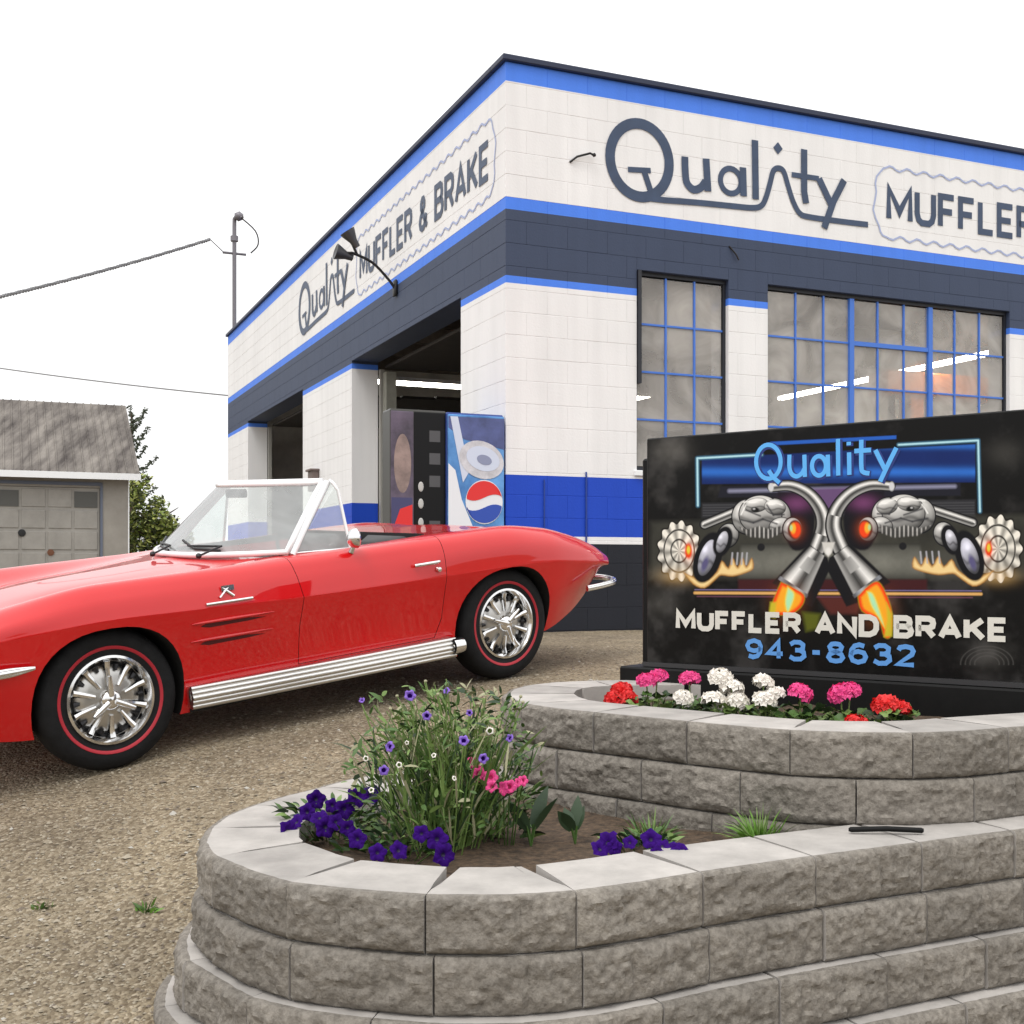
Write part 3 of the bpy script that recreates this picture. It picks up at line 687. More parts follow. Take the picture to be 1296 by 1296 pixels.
for k in range(44):
    t = MB(); x = -8.45 + k * .2; t.tube([(x, -.36, 2.905), (x, 3.19, 5.035)], .02, 5); t.build('roof_rib', bpy.data.materials['old_roof'], gar)
t = MB(); t.box((-8.5, -.38, 2.74), (.27, -.352, 2.90)); t.build('fascia', M['white_trim'], gar)
t = MB(); t.box((.0, -.02, -.3), (.03, .0, 2.80)); t.build('corner_board', M['white_trim'], gar)
t = MB(); t.box((-.66, -.03, -.3), (-.60, -.002, 2.60)); t.box((-4.41, -.03, -.3), (-4.35, -.002, 2.60)); t.box((-4.41, -.03, 2.602), (-.60, -.002, 2.68)); t.build('door_frame', mat('frame_slate', (.12, .14, .19), .6), gar)
gd = MB(); gd.box((-4.34, .03, -.3), (-.67, .07, 2.54)); gdo = gd.build('garage_door', mat('garage_door_paint', (.30, .285, .26), .7, var=.1, vscale=3), gar)
for r_ in range(5):
    for c_ in range(6):
        t = MB(); x0 = -4.28 + c_ * .6; z0 = -.05 + r_ * .52
        if r_ == 4 and c_ in (5, 2): t.box((x0 + .02, .012, z0 + .03), (x0 + .56, .032, z0 + .42)); t.build('door_window', mat('garage_glass', (.085, .085, .078), .5) if 'garage_glass' not in bpy.data.materials else bpy.data.materials['garage_glass'], gdo)
        else: t.box((x0 + .02, .012, z0 + .03), (x0 + .56, .032, z0 + .47), bev=.012); t.build('panel', bpy.data.materials['garage_door_paint'], gdo)
t = MB(); t.lathe([(0, -.02), (.09, -.015), (.09, .02)], 12, axis='y', c=(-2.45, .01, 1.42)); t.build('lock', M['dark_metal'], gdo)
t = MB(); t.lathe([(0, -.02), (.08, -.015), (.08, .02)], 12, axis='y', c=(-1.80, .01, .95)); t.build('handle', mat('rust', (.15, .06, .03), .8), gdo)

# ------------------------------------------------------------------ trees
def leafcloud(mb, c, rad, n, size, rnd, mats=2):
    for _ in range(n):
        d = Vector((rnd.gauss(0, 1), rnd.gauss(0, 1), rnd.gauss(0, 1))).normalized() * (rnd.random() ** .45)
        p = Vector(c) + Vector((d.x * rad[0], d.y * rad[1], d.z * rad[2]))
        s_ = size * rnd.uniform(.6, 1.3)
        a = Vector((rnd.uniform(-1, 1), rnd.uniform(-1, 1), rnd.uniform(-.6, .6))).normalized(); b = a.cross(Vector((rnd.uniform(-1, 1), rnd.uniform(-1, 1), rnd.uniform(-1, 1)))).normalized()
        mb.poly([p - a * s_, p + b * s_ * .45, p + a * s_, p - b * s_ * .45], rnd.randrange(mats))
r2 = random.Random(11)
tb = ray(196, 720, 37); tb.z = 0
tree = thing('leafy_tree', 'bushy yellow green tree between the garage and the shop', 'tree', tb)
t = MB(); t.tube([(0, 0, -.2), (.03, 0, .6), (-.02, .05, 1.4), (0, 0, 2.2)], [.12, .09, .06, .03], 8)
for k in range(9):
    a = k * 2.4; z = .7 + .15 * k; t.tube([(0, 0, z), (.4*math.cos(a), .4*math.sin(a), z + .35), (.7*math.cos(a), .7*math.sin(a), z + .55)], [.04, .025, .01], 5)
t.build('trunk', mat('bark', (.07, .05, .035), .9, var=.3, vscale=15), tree)
t = MB()
for (dx, dz, rx, rz_, n) in ((-.25, 1.0, .75, .8, 900), (.25, .9, .75, .8, 900), (-.45, 2.0, .45, .55, 600), (-.5, 2.8, .28, .5, 380), (.1, 1.9, .5, .5, 500), (.55, 1.6, .4, .35, 350), (-.75, 1.5, .4, .9, 500), (.75, .95, .6, .7, 900), (1.05, .8, .4, .6, 500), (.95, 1.5, .28, .3, 220), (.35, 1.9, .45, .45, 420), (0, 2.5, .35, .35, 260), (-.35, 3.25, .14, .28, 90)):
    leafcloud(t, (dx, r2.uniform(-.3, .3), dz), (rx, .6, rz_), n, .085, r2, 3)
t.build('crown', [mat('leaf_a', (.17, .23, .035), .6), mat('leaf_b', (.33, .36, .09), .6), mat('leaf_c', (.05, .065, .022), .6)], tree)
tb = ray(168, 720, 39); tb.z = 0
tree = thing('conifer_tree', 'dark sparse evergreen with bare tips rising behind the garage roof', 'tree', tb)
t = MB(); t.tube([(0, 0, -.2), (0, 0, 3), (-.05, 0, 5.6)], [.16, .1, .02], 8); t.build('trunk', bpy.data.materials['bark'], tree)
t = MB()
for k in range(36):
    z = 1.2 + k * .12; a = k * 2.39; ln = (1.45 - .22 * k * .12) * r2.uniform(.45, 1.15); e = Vector((ln*math.cos(a), ln*math.sin(a)*.6, .45)); 
    t.tube([(0, 0, z), (e.x*.6, e.y*.6, z + .12), (e.x, e.y, z + e.z)], [.03, .02, .008], 4)
    for q in range(5):
        f_ = .45 + .13 * q; leafcloud(t, (e.x * f_, e.y * f_, z + e.z * f_ * f_), (.12, .12, .07), 9, .07, r2, 1)
t.build('crown', mat('needle', (.055, .07, .04), .7), tree)

# ------------------------------------------------------------------ retaining walls
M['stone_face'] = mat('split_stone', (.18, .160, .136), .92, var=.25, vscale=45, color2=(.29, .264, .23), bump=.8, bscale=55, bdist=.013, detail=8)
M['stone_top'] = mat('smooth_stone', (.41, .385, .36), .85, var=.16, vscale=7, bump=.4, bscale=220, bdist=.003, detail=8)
for key in ('stone_face', 'stone_top'):
    m_ = M[key]; n, l = m_.node_tree.nodes, m_.node_tree.links; b = n['Principled BSDF']; src = b.inputs['Base Color'].links[0].from_socket
    oi = n.new('ShaderNodeObjectInfo'); mm = n.new('ShaderNodeMapRange'); mm.inputs[3].default_value = .84; mm.inputs[4].default_value = 1.1; l.new(oi.outputs['Random'], mm.inputs[0])
    vm = n.new('ShaderNodeVectorMath'); vm.operation = 'SCALE'; l.new(src, vm.inputs[0]); l.new(mm.outputs[0], vm.inputs['Scale'])
    t = n.new('ShaderNodeTexNoise'); t.inputs['Scale'].default_value = 5; t.inputs['Detail'].default_value = 8; g = n.new('ShaderNodeNewGeometry'); l.new(g.outputs['Position'], t.inputs[0])
    m2 = n.new('ShaderNodeMapRange'); m2.inputs[1].default_value = .3; m2.inputs[2].default_value = .65; m2.inputs[3].default_value = .84; m2.inputs[4].default_value = 1.04; l.new(t.outputs[0], m2.inputs[0])
    v2 = n.new('ShaderNodeVectorMath'); v2.operation = 'SCALE'; l.new(vm.outputs[0], v2.inputs[0]); l.new(m2.outputs[0], v2.inputs['Scale']); l.new(v2.outputs[0], b.inputs['Base Color'])
def resample(pts, step=.01):
    P = [Vector(p) for p in smooth2(pts, 14)]; out = [P[0]]; acc = [0]
    for a, b in zip(P, P[1:]): acc.append(acc[-1] + (b - a).length)
    return P, acc
def at_len(P, acc, s):
    s = max(0, min(acc[-1] - 1e-6, s))
    import bisect
    i = max(1, bisect.bisect_right(acc, s)); i = min(i, len(P) - 1)
    t = (s - acc[i-1]) / max(1e-9, acc[i] - acc[i-1]); return P[i-1].lerp(P[i], t)
def offset_path(pts, d):       # outward = right-hand side of travel
    P = smooth2(pts, 14); out = []
    for i in range(len(P)):
        t = (P[min(i+1, len(P)-1)] - P[max(i-1, 0)]).normalized(); out.append(P[i] + Vector((t.y, -t.x)) * d)
    acc = [0]
    for a, b in zip(out, out[1:]): acc.append(acc[-1] + (b - a).length)
    return out, acc
def stone(P, acc, s0, s1, z0, h, depth, parent, seed):
    nx, nz = 40, 15
    g = .0035
    mb = MB(); ss = [s0 + g + (s1 - s0 - 2*g) * i / nx for i in range(nx + 1)]
    A, B, Mi = at_len(P, acc, ss[0]), at_len(P, acc, ss[-1]), at_len(P, acc, (s0 + s1) / 2)
    rows = []
    dirn = (B - A).normalized(); out = Vector((dirn.y, -dirn.x))
    lean = random.Random(seed).uniform(-.004, .004); score = random.Random(seed + 1).choice((0, 0, .38, .5, .62)); twist = random.Random(seed + 2).uniform(.0, .022)
    def nrm(s_):
        t_ = (at_len(P, acc, s_ + .03) - at_len(P, acc, s_ - .03)).normalized(); return Vector((t_.y, -t_.x)), t_
    prof = [('b', depth), ('b', .03)] + [('f', k / nz) for k in range(nz + 1)] + [('t', .02), ('t', .06), ('t', .12), ('t', .2), ('t', depth)]
    for kind, v in prof:
        row = []
        for i, s_ in enumerate(ss):
            u = i / nx
            base = (A.lerp(Mi, u * 2) if u < .5 else Mi.lerp(B, u * 2 - 1))
            base = base.lerp(at_len(P, acc, s_), .35)
            if kind == 'f':
                z = z0 + .002 + (h - .004) * v
                e = min(u, 1 - u) * nx / 2.5; ez = min(v, 1 - v) * nz / 2.5; ed = min(1, min(e, ez))
                q = Vector((base.x * 9 + seed, base.y * 9, z * 11))
                d = .010 * noise.fractal(q, 1.0, 2.1, 4) + .010 * abs(noise.noise(q * 2.2)) + .008 * noise.noise(q * 4.5) + .006 * noise.noise(q * 9)
                if score: d -= .010 * math.exp(-((u - score) * nx / 1.2) ** 2)
                d = .004 + d * ed - .009 * (1 - ed) * (.6 + .8 * abs(noise.noise(q * 1.7)))
                if v in (0, 1): d = -.008 - .006 * abs(noise.noise(q * 3)); 
                p = base + out * (d + lean); row.append((p.x, p.y, z))
            else:
                d = v if kind == 't' else v
                z = z0 + (h if kind == 't' else 0)
                j = 0 if v > .05 else .003 * noise.noise((base.x * 30, base.y * 30, seed))
                no, tn = nrm(s_); wv = min(1, d / .1)
                p = base - (out.lerp(no, wv)) * (d + .004 + j) - tn * (u - .5) * 2 * twist * d / .29
                # corner-faithful back: shorten on tight curves
                row.append((p.x, p.y, z - (.001 if kind == 't' and v <= .02 else 0)))
        rows.append(row)
    idx = [[mb.av(p) for p in row] for row in rows]
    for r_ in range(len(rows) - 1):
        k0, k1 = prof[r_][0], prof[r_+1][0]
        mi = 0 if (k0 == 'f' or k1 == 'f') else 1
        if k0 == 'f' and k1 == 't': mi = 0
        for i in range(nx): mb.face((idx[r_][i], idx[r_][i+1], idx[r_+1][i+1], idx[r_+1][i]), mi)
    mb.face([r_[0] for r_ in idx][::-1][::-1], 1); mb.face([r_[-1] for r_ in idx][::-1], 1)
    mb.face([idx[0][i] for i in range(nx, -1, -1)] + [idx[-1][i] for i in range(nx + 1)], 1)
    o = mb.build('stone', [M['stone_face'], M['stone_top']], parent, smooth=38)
    return o
def retaining(pts, ztop, courses, joints0, name, label, batter, bl=.388, depth=.29):
    """pts: plan of the outer top edge, travelling so that outward is on the right"""
    root = thing(name, label, 'retaining wall', (0, 0, 0))
    rr = random.Random(5)
    for c in range(courses):
        P, acc = offset_path(pts, batter[c])
        tot = acc[-1]; best = None
        for k in range(int(tot / .005)):
            p = at_len(P, acc, k * .005); pxx = 648 + F * p.x / p.y; err = abs(pxx - joints0[c % len(joints0)]) + 8 * max(0, p.y - 4.9) * 10
            if best is None or err < best[0]: best = (err, k * .005)
        s = best[1]; js = [s]
        while js[0] - bl > .12: js.insert(0, js[0] - bl * rr.uniform(.97, 1.03))
        js.insert(0, 0)
        while js[-1] < tot - bl - .1: js.append(js[-1] + bl * rr.uniform(.97, 1.03))
        js.append(tot)
        for a, b in zip(js, js[1:]):
            stone(P, acc, a, b, ztop - .15 * (c + 1), .148, depth, root, rr.randrange(1000))
    return root
# travel from back-left round to the right: outward (away from soil) on the right-hand side?  path goes counter-clockwise round the soil
lowpts = [(.10, 5.00), (-.25, 4.98), (-.588, 4.74), (-.757, 4.45), (-.86, 4.27), (-.945, 4.04), (-.966, 3.80), (-.905, 3.49), (-.775, 3.31), (-.658, 3.17), (-.511, 3.08), (-.242, 3.0), (-.094, 2.987), (.071, 3.0), (.173, 3.035), (.329, 3.11), (.551, 3.24), (.863, 3.40), (1.2, 3.56), (1.595, 3.75), (2.0, 3.93), (2.6, 4.15)]
uppts = [(2.9, 5.62), (2.2, 5.68), (1.2, 5.72), (.509, 5.68), (.20, 5.58), (.02, 5.34), (-.035, 5.0), (.03, 4.68), (.154, 4.50), (.289, 4.38), (.45, 4.24), (.639, 4.08), (.878, 3.90), (1.08, 3.84), (1.286, 3.826), (1.5, 3.88), (1.693, 3.98), (2.1, 4.15), (2.6, 4.35)]
lowpts2 = [Vector(p) for p in lowpts]; uppts2 = [Vector(p) for p in uppts]
ZL, ZU = -.262, .030
lowwall = retaining(lowpts2, ZL, 5, [538, 549, 660, 600, 700], 'retaining_wall', 'long curved lower grey split stone planter wall in the foreground', [0, .012, .06, .12, .17])
upwall = retaining(uppts2, ZU, 4, [750, 810, 900, 760], 'retaining_wall', 'raised upper grey stone planter wall in front of the black sign', [0, .008, .016, .024])
# soil beds
def bed(pts, z, inset, name, dz=.03):
    P, acc = offset_path([Vector(p) for p in pts], -inset)
    mb = MB(); c = sum((Vector((p.x, p.y)) for p in P), Vector((0, 0))) / len(P)
    n = len(P); rings = []
    for k in range(9):
        f_ = k / 8; rings.append([mb.av((*(p.lerp(c, 1 - f_)), z + (dz * noise.noise((p.lerp(c, 1 - f_).x * 4, p.lerp(c, 1 - f_).y * 4, 2)) - (.02 if k == 8 else 0)))) for p in P])
    for A, B in zip(rings, rings[1:]):
        for i in range(n): mb.face((A[i], A[(i+1) % n], B[(i+1) % n], B[i]))
    o = mb.build(name, M['soil'], smooth=180); return tag(o, kind='structure')
bed(uppts, -.035, .20, 'soil_bed')
bed([(-.04, 4.85), (-.5, 4.7), (-.757, 4.45), (-.86, 4.27), (-.945, 4.04), (-.966, 3.80), (-.905, 3.49), (-.775, 3.31), (-.511, 3.08), (-.242, 3.0), (.071, 3.0), (.329, 3.11), (.863, 3.40), (1.595, 3.75), (1.9, 4.25), (1.3, 4.25), (.9, 4.3), (.4, 4.6), (.2, 4.8)], -.335, .09, 'soil_bed')

# ------------------------------------------------------------------ monument sign
sdir = Vector((.788, -.616, 0)).normalized()
srot = math.atan2(sdir.y, sdir.x)
SP0 = Vector((.631, 5.65, 0)); SW = 1.80; SZ0, SZ1 = .094, 1.162
sign = thing('monument_sign', 'black monument sign with chrome pipes artwork and blue and white lettering', 'sign', SP0, srot)
# local: x right along the face, y into the sign (away), front face y=0
t = MB(); t.box((0, 0, SZ0), (SW, .16, SZ1), bev=.006); t.build('panel', M['sign_black'], sign)
t = MB(); t.box((-.045, .03, SZ0), (-.002, .14, SZ1 - .09), bev=.01); t.box((SW + .002, .03, SZ0), (SW + .045, .14, SZ1 - .09), bev=.01); t.build('side_frame', M['plinth'], sign)
t = MB(); t.box((-.12, -.05, -.12), (SW + .12, .22, SZ0 - .003), bev=.008); t.build('plinth', M['plinth'], sign)
t = MB(); t.box((-.01, -.02, SZ0), (SW + .01, -.002, SZ0 + .02)); t.build('ledge', mat('ledge_grey', (.03, .03, .032), .4), sign)
def sg(x, y):               # artwork trace -> face coordinates
    px, py = 816 + x / 2.7, 540 + y / 2.7
    k = (px - 648) / F; m_ = (5.65 * k - .631) / (.788 + .616 * k); Y = 5.65 - .616 * m_
    return (m_, ZC + (HY - py) / F * Y)
lay = [0]
def splane(u, v): return Vector((u, -.0010 - .00016 * lay[0], v))
def spm(n, c, **k): return bpy.data.materials[n] if n in bpy.data.materials else mat(n, c, .4, **k)
def art(pts, m, sm=0, name='artwork', raw=False):
    lay[0] += 1; P = [Vector(p if raw else sg(*p)) for p in pts]
    if sm: P = smooth2(P, sm, closed=True)
    t = MB(); t.poly([splane(*p) for p in P]); return t.build(name, m, sign)
def stroke(pts, w, m, sm=6, name='artwork', closed=False):
    lay[0] += 1; P = [Vector(sg(*p)) for p in pts]
    if sm: P = smooth2(P, sm, closed=closed)
    t = MB(); ribbon(t, P, w, splane, closed=closed); return t.build(name, m, sign)
def el(cx_, cy, rx, ry, rot=0, n=28, wob=0, teeth=0):
    o = []
    for i in range(n):
        a = 2 * math.pi * i / n; k = 1 + wob * math.cos(teeth * a); x, y = rx * k * math.cos(a), ry * k * math.sin(a); c, s = math.cos(R(rot)), math.sin(R(rot))
        o.append((cx_ + x * c - y * s, cy + x * s + y * c))
    return o
sky_ = spm('art_sky_blue', (.10, .42, .88))
def airbrush():
    """flat painted artwork of the sign face, computed here pixel by pixel (x, y are in artwork units)"""
    import numpy as np
    NWX, NHX = 1500, 890
    mm, zz = np.meshgrid((np.arange(NWX) + .5) / NWX * SW, SZ0 + (np.arange(NHX) + .5) / NHX * (SZ1 - SZ0))
    Xw, Yw = .631 + .788 * mm, 5.65 - .616 * mm
    X = (648 + F * Xw / Yw - 816) * 2.7; Y = (HY - (zz - ZC) * F / Yw - 540) * 2.7
    rg = np.random.default_rng(4)
    def cloud(base, octs=5, gain=.6):
        out = np.zeros_like(X); amp = 1; tot = 0
        for o_ in range(octs):
            nx, ny = int(base * 1.7 * 2 ** o_) + 2, int(base * 2 ** o_) + 2
            g = rg.random((ny, nx)); gx = np.linspace(0, nx - 1.001, NWX); gy = np.linspace(0, ny - 1.001, NHX)
            ix, iy = gx.astype(int), gy.astype(int); fx, fy = gx - ix, gy - iy; fx = fx * fx * (3 - 2 * fx); fy = (fy * fy * (3 - 2 * fy))[:, None]
            A_ = g[iy][:, ix] * (1 - fx) + g[iy][:, ix + 1] * fx; B_ = g[iy + 1][:, ix] * (1 - fx) + g[iy + 1][:, ix + 1] * fx
            out += amp * (A_ * (1 - fy) + B_ * fy); tot += amp; amp *= gain
        return out / tot
    n1, n2 = cloud(4), cloud(14)
    base = .0035 + .026 * np.clip((n1 - .56) * 6, 0, 1) ** 1.6 + .006 * np.clip((n2 - .55) * 5, 0, 1)
    img = np.stack([base * 1.06, base, base * .97], -1)
    def blend(mask, col):
        nonlocal img
        col = np.asarray(col, float)
        if col.ndim == 1: col = col[None, None, :]
        img = img * (1 - mask[..., None]) + col * mask[..., None]
    aa = lambda d, w=1.6: np.clip(.5 - d / w, 0, 1)
    def pmask(pts, soft=0):
        ins = np.zeros(X.shape, bool); dmin = np.full(X.shape, 1e9); n = len(pts)
        for i in range(n):
            (x0, y0), (x1, y1) = pts[i], pts[(i + 1) % n]
            if y0 != y1:
                c = ((y0 > Y) != (y1 > Y)) & (X < (x1 - x0) * (Y - y0) / (y1 - y0) + x0); ins ^= c
            t_ = np.clip(((X - x0) * (x1 - x0) + (Y - y0) * (y1 - y0)) / max(1e-6, (x1-x0)**2 + (y1-y0)**2), 0, 1)
            dmin = np.minimum(dmin, np.hypot(X - x0 - t_ * (x1 - x0), Y - y0 - t_ * (y1 - y0)))
        sd = np.where(ins, -dmin, dmin); return aa(sd, 1.6 + soft), sd
    def poly(pts, col, soft=0): blend(pmask(pts, soft)[0], col)
    def chrome(v, hi=.80):
        """v -1..1 across a tube -> painted metal value"""
        k = np.array([-1, -.82, -.55, -.35, -.1, .12, .3, .6, .85, 1]); c = np.array([.03, .16, hi * .75, hi, .40, .10, .05, .22, .38, .06])
        return np.interp(v, k, c)
    def tint(v, t=(1, .985, .95)): return np.stack([v * t[0], v * t[1], v * t[2]], -1)
    def ellip(cx_, cy, rx, ry, rot=0):
        c, s_ = math.cos(R(rot)), math.sin(R(rot)); dx, dy = X - cx_, Y - cy
        u, v = (dx * c + dy * s_) / rx, (-dx * s_ + dy * c) / ry; r_ = np.sqrt(u * u + v * v); return u, v, r_, (r_ - 1) * min(rx, ry)
    def ell(cx_, cy, rx, ry, col, rot=0, soft=0): blend(aa(ellip(cx_, cy, rx, ry, rot)[3], 1.6 + soft), col)
    def ball(cx_, cy, rx, ry, rot=0, hi=.85, lo=.08, edge=4, t=(1, .985, .95)):
        u, v, r_, d = ellip(cx_, cy, rx, ry, rot); blend(aa(d - edge), (.008, .008, .010))
        lx = (X - cx_) / rx, (Y - cy) / ry
        sh = lo + (hi - lo) * np.clip(.55 - .55 * lx[1] - .18 * lx[0], 0, 1) ** 1.2
        sh = sh * (1 - .55 * np.exp(-((lx[1] - .28 + .10 * np.sin(lx[0] * 5)) / .13) ** 2)) * (.86 + .3 * n2); sh = sh + .35 * np.exp(-(((lx[0] + .3) / .35) ** 2 + ((lx[1] + .45) / .18) ** 2))
        blend(aa(d), tint(np.clip(sh * (1 - .5 * np.clip(r_ - .75, 0, 1) * 3), 0, .92), t))
    def tube(pts, r0, r1=None, edge=4, hi=.85, t=(1, .985, .95)):
        r1 = r0 if r1 is None else r1; P = [tuple(p) for p in pts]; best = np.full(X.shape, 1e9); sv = np.zeros_like(X); N = len(P) - 1
        for i in range(N):
            (x0, y0), (x1, y1) = P[i], P[i + 1]; L2 = (x1-x0)**2 + (y1-y0)**2
            t_ = np.clip(((X - x0) * (x1-x0) + (Y - y0) * (y1-y0)) / L2, 0, 1); dx, dy = X - x0 - t_ * (x1-x0), Y - y0 - t_ * (y1-y0); rr = r0 + (r1 - r0) * (i + t_) / N
            d = np.hypot(dx, dy) / rr; sg_ = np.sign((x1-x0) * dy - (y1-y0) * dx); up = np.where(((x1-x0) * 1.0) >= 0, 1, -1) if abs(x1-x0) > .3 * abs(y1-y0) else 1
            k = d < best; best = np.where(k, d, best); sv = np.where(k, d * sg_ * up, sv)
        rm = (r0 + r1) / 2
        blend(aa((best - 1) * rm - edge), (.008, .008, .010)); blend(aa((best - 1) * rm), tint(chrome(sv, hi) * (.88 + .24 * n2), t))
    def line(pts, w, col, soft=0):
        d = np.full(X.shape, 1e9)
        for (x0, y0), (x1, y1) in zip(pts, pts[1:]):
            L2 = (x1-x0)**2 + (y1-y0)**2; t_ = np.clip(((X-x0)*(x1-x0) + (Y-y0)*(y1-y0)) / L2, 0, 1); d = np.minimum(d, np.hypot(X-x0-t_*(x1-x0), Y-y0-t_*(y1-y0)))
        blend(aa(d - w / 2, 1.6 + soft), col)
    def sm(pts, k=6): return [(p.x, p.y) for p in smooth2(pts, k)]
    def glow(cx_, cy, rx, ry, col, a):
        u, v, r_, d = ellip(cx_, cy, rx, ry); nonlocal img; img = img + (np.exp(-r_ * r_) * a)[..., None] * np.array(col)[None, None, :]
    # backdrop
    ramp = np.clip((Y - 50) / 140, 0, 1); cyan = np.exp(-((ramp - .75) / .12) ** 2) + .8 * np.exp(-((ramp - .12) / .08) ** 2)
    q, _ = pmask([(196, 108), (1130, 60), (1130, 190), (196, 196)], 3)
    blend(q, np.stack([.006 + .02 * cyan, .02 + .12 * cyan, .12 + .42 * cyan], -1) * (.75 + .5 * n1[..., None]))
    poly([(430, 52), (860, 30), (860, 42), (430, 64)], (.02, .11, .5), 2)
    poly([(260, 204), (1080, 192), (1080, 236), (250, 242)], (.012, .012, .02), 4); line([(290, 220), (1060, 204)], 11, (.25, .25, .36), 9)
    poly([(196, 262), (1130, 250), (1130, 306), (196, 310)], (.03, .03, .035), 8)
    for yy in range(268, 305, 9): line([(200, yy), (1126, yy - 8)], 2, (.07, .07, .075), 2)
    poly([(530, 214), (740, 206), (706, 275), (590, 280)], (.13, .07, .17), 10)
    q, _ = pmask([(20, 325), (1340, 300), (1340, 520), (20, 520)], 20); blend(q * .55 * np.clip(n1 * 1.5, 0, 1), (.09, .088, .07))
    q, _ = pmask([(330, 400), (940, 400), (960, 524), (320, 524)], 10); g_ = np.clip((Y - 400) / 124, 0, 1); blend(q, tint(.035 + .13 * np.sin(g_ * 3.14) * (.6 + .8 * n2), (1, .99, .84)))
    poly([(320, 522), (965, 522), (965, 558), (320, 558)], (.05, .010, .012), 8); poly([(590, 582), (750, 582), (725, 640), (635, 640)], (.09, .02, .016), 12)
    line([(172, 568), (1150, 572)], 9, (.72, .40, .13), 4); line([(172, 557), (1150, 561)], 3, (.20, .16, .34), 2); line([(180, 580), (1120, 584)], 3, (.16, .06, .10), 3)
    for P in ([(182, 270), (180, 108), (400, 96)], [(868, 62), (1140, 47), (1146, 290)]):
        line(P, 13, (.05, .16, .26), 5); line(P, 5, (.50, .80, .88), 3)
    # smoke wisps
    for (x0, y0, a_) in ((90, 80, .6), (60, 600, .35), (1230, 90, .3), (1180, 780, .3)): glow(x0, y0, 60, 45, (.10, .095, .085), a_)
    for f in (True, False):
        m_ = lambda p: mir(p, f); c1 = lambda x, y: m_([(x, y)])[0]; sg1 = 1 if f else -1
        def B(x, y, rx, ry, rot=0, **k): p = c1(x, y); ball(p[0], p[1], rx, ry, rot * sg1, **k)
        def E(x, y, rx, ry, col, rot=0, soft=0): p = c1(x, y); ell(p[0], p[1], rx, ry, col, rot * sg1, soft)
        # gear / dusty wheel
        p = c1(118, 425); big = 1.0 if f else 1.12; u, v, r_, d = ellip(p[0], p[1], 70 * big, 98 * big); ang = np.arctan2(v, u)
        d2 = (r_ - 1 - .07 * np.cos(ang * 13)) * 75; blend(aa(d2 - 5, 5), (.012, .010, .008))
        val = (.50 + .34 * np.cos(ang * 13) * (r_ > .78) + .22 * np.cos(ang * 9 + 1) * (r_ < .7)) * (1.05 - .35 * v) * (.7 + .6 * n2); blend(aa(d2), tint(np.clip(val, .05, .86), (1, .95, .84)))
        for rr in (.74, .40): blend(aa(np.abs(r_ - rr) * 75 - 2.5, 3), (.03, .028, .025))
        glow(p[0], p[1] + 85 * big, 60, 26, (.55, .34, .12), .55)
        p = c1(150, 425); glow(p[0], p[1], 20, 34, (.8, .15, .01), .5); ell(*p, 12, 26, (.78, .06, .01), 0, 4); ell(p[0], p[1] - 4, 6, 13, (.75, .60, .05), 0, 3)
        # golden flames below
        fl = m_(sm([(132, 498), (165, 538), (205, 552), (245, 520), (262, 508), (300, 512), (345, 500), (372, 484), (366, 448), (348, 478), (334, 446), (318, 480), (300, 446), (286, 482), (264, 458), (246, 496), (205, 526), (165, 512)], 3))
        q, sd = pmask(fl, 4); kk = np.clip(-sd / 9, 0, 1)[..., None]; blend(q, np.array([.42, .18, .03]) * (1 - kk) + np.array([.85, .62, .28]) * kk)
        for x0 in (300, 318, 334, 350): line(m_([(x0, 432), (x0 - 3, 470)]), 5, (.42, .42, .45), 3)
        # arm, rotors
        tube(m_([(205, 334), (330, 282)]), 14); B(285, 372, 34, 40, 20, hi=.6); 
        E(216, 447, 46, 90, (.006, .006, .008), 18, 3); B(214, 448, 27, 64, 18, hi=.75, edge=1, t=(.95, .95, 1.1)); E(206, 470, 10, 26, (.10, .09, .20), 18, 6)
        E(267, 392, 31, 54, (.006, .006, .008), 18, 3); B(265, 394, 18, 38, 18, hi=.75, edge=1, t=(.95, .95, 1.05))
        # big exhaust bend
        q, sd = pmask(m_(sm([(455, 222), (540, 232), (580, 300), (566, 400), (505, 420), (468, 330), (455, 222)], 5)), 6); blend(q, (.006, .006, .009)); glow(*c1(520, 262), 46, 26, (.16, .04, .13), .9)
        tube(m_(sm([(436, 206), (500, 202), (560, 230), (602, 285), (612, 345), (590, 415)], 6)), 15, 27, hi=.9)
        E(432, 207, 9, 15, (.62, .62, .64), 0, 3)
        # main body: a lumpy cast shape
        B(352, 308, 52, 58, 0, hi=.78); B(440, 306, 58, 60, 0, hi=.80); B(396, 300, 72, 64, 0, hi=.88, edge=3); B(382, 268, 40, 24, -8, hi=.9, edge=1); B(446, 275, 36, 26, 12, hi=.9, edge=1); B(462, 338, 36, 26, -18, hi=.7, edge=2)
        q, sd = pmask(m_([(322, 342), (352, 352), (392, 340), (430, 352), (470, 336), (462, 366), (426, 382), (356, 376)]), 5); blend(q * .85, tint(.05 + .45 * np.clip(np.sin(X * .42), 0, 1) * (.5 + n2), (1, .97, .92)))
        for a_, b_ in (((330, 318), (372, 328)), ((372, 328), (404, 316)), ((404, 316), (452, 332)), ((345, 285), (395, 305)), ((418, 268), (440, 302)), ((440, 302), (476, 300))): line(m_([a_, b_]), 5, (.04, .04, .045), 4)
        for a_, b_ in (((338, 258), (402, 250)), ((420, 250), (470, 268)), ((330, 300), (345, 270))): line(m_([a_, b_]), 4, (.88, .87, .84), 3)
        E(378, 284, 14, 9, (.008, .008, .008), 10, 3); E(374, 281, 4, 3, (.5, .5, .5), 0, 2); E(398, 412, 13, 13, (.01, .01, .012), 0, 3)
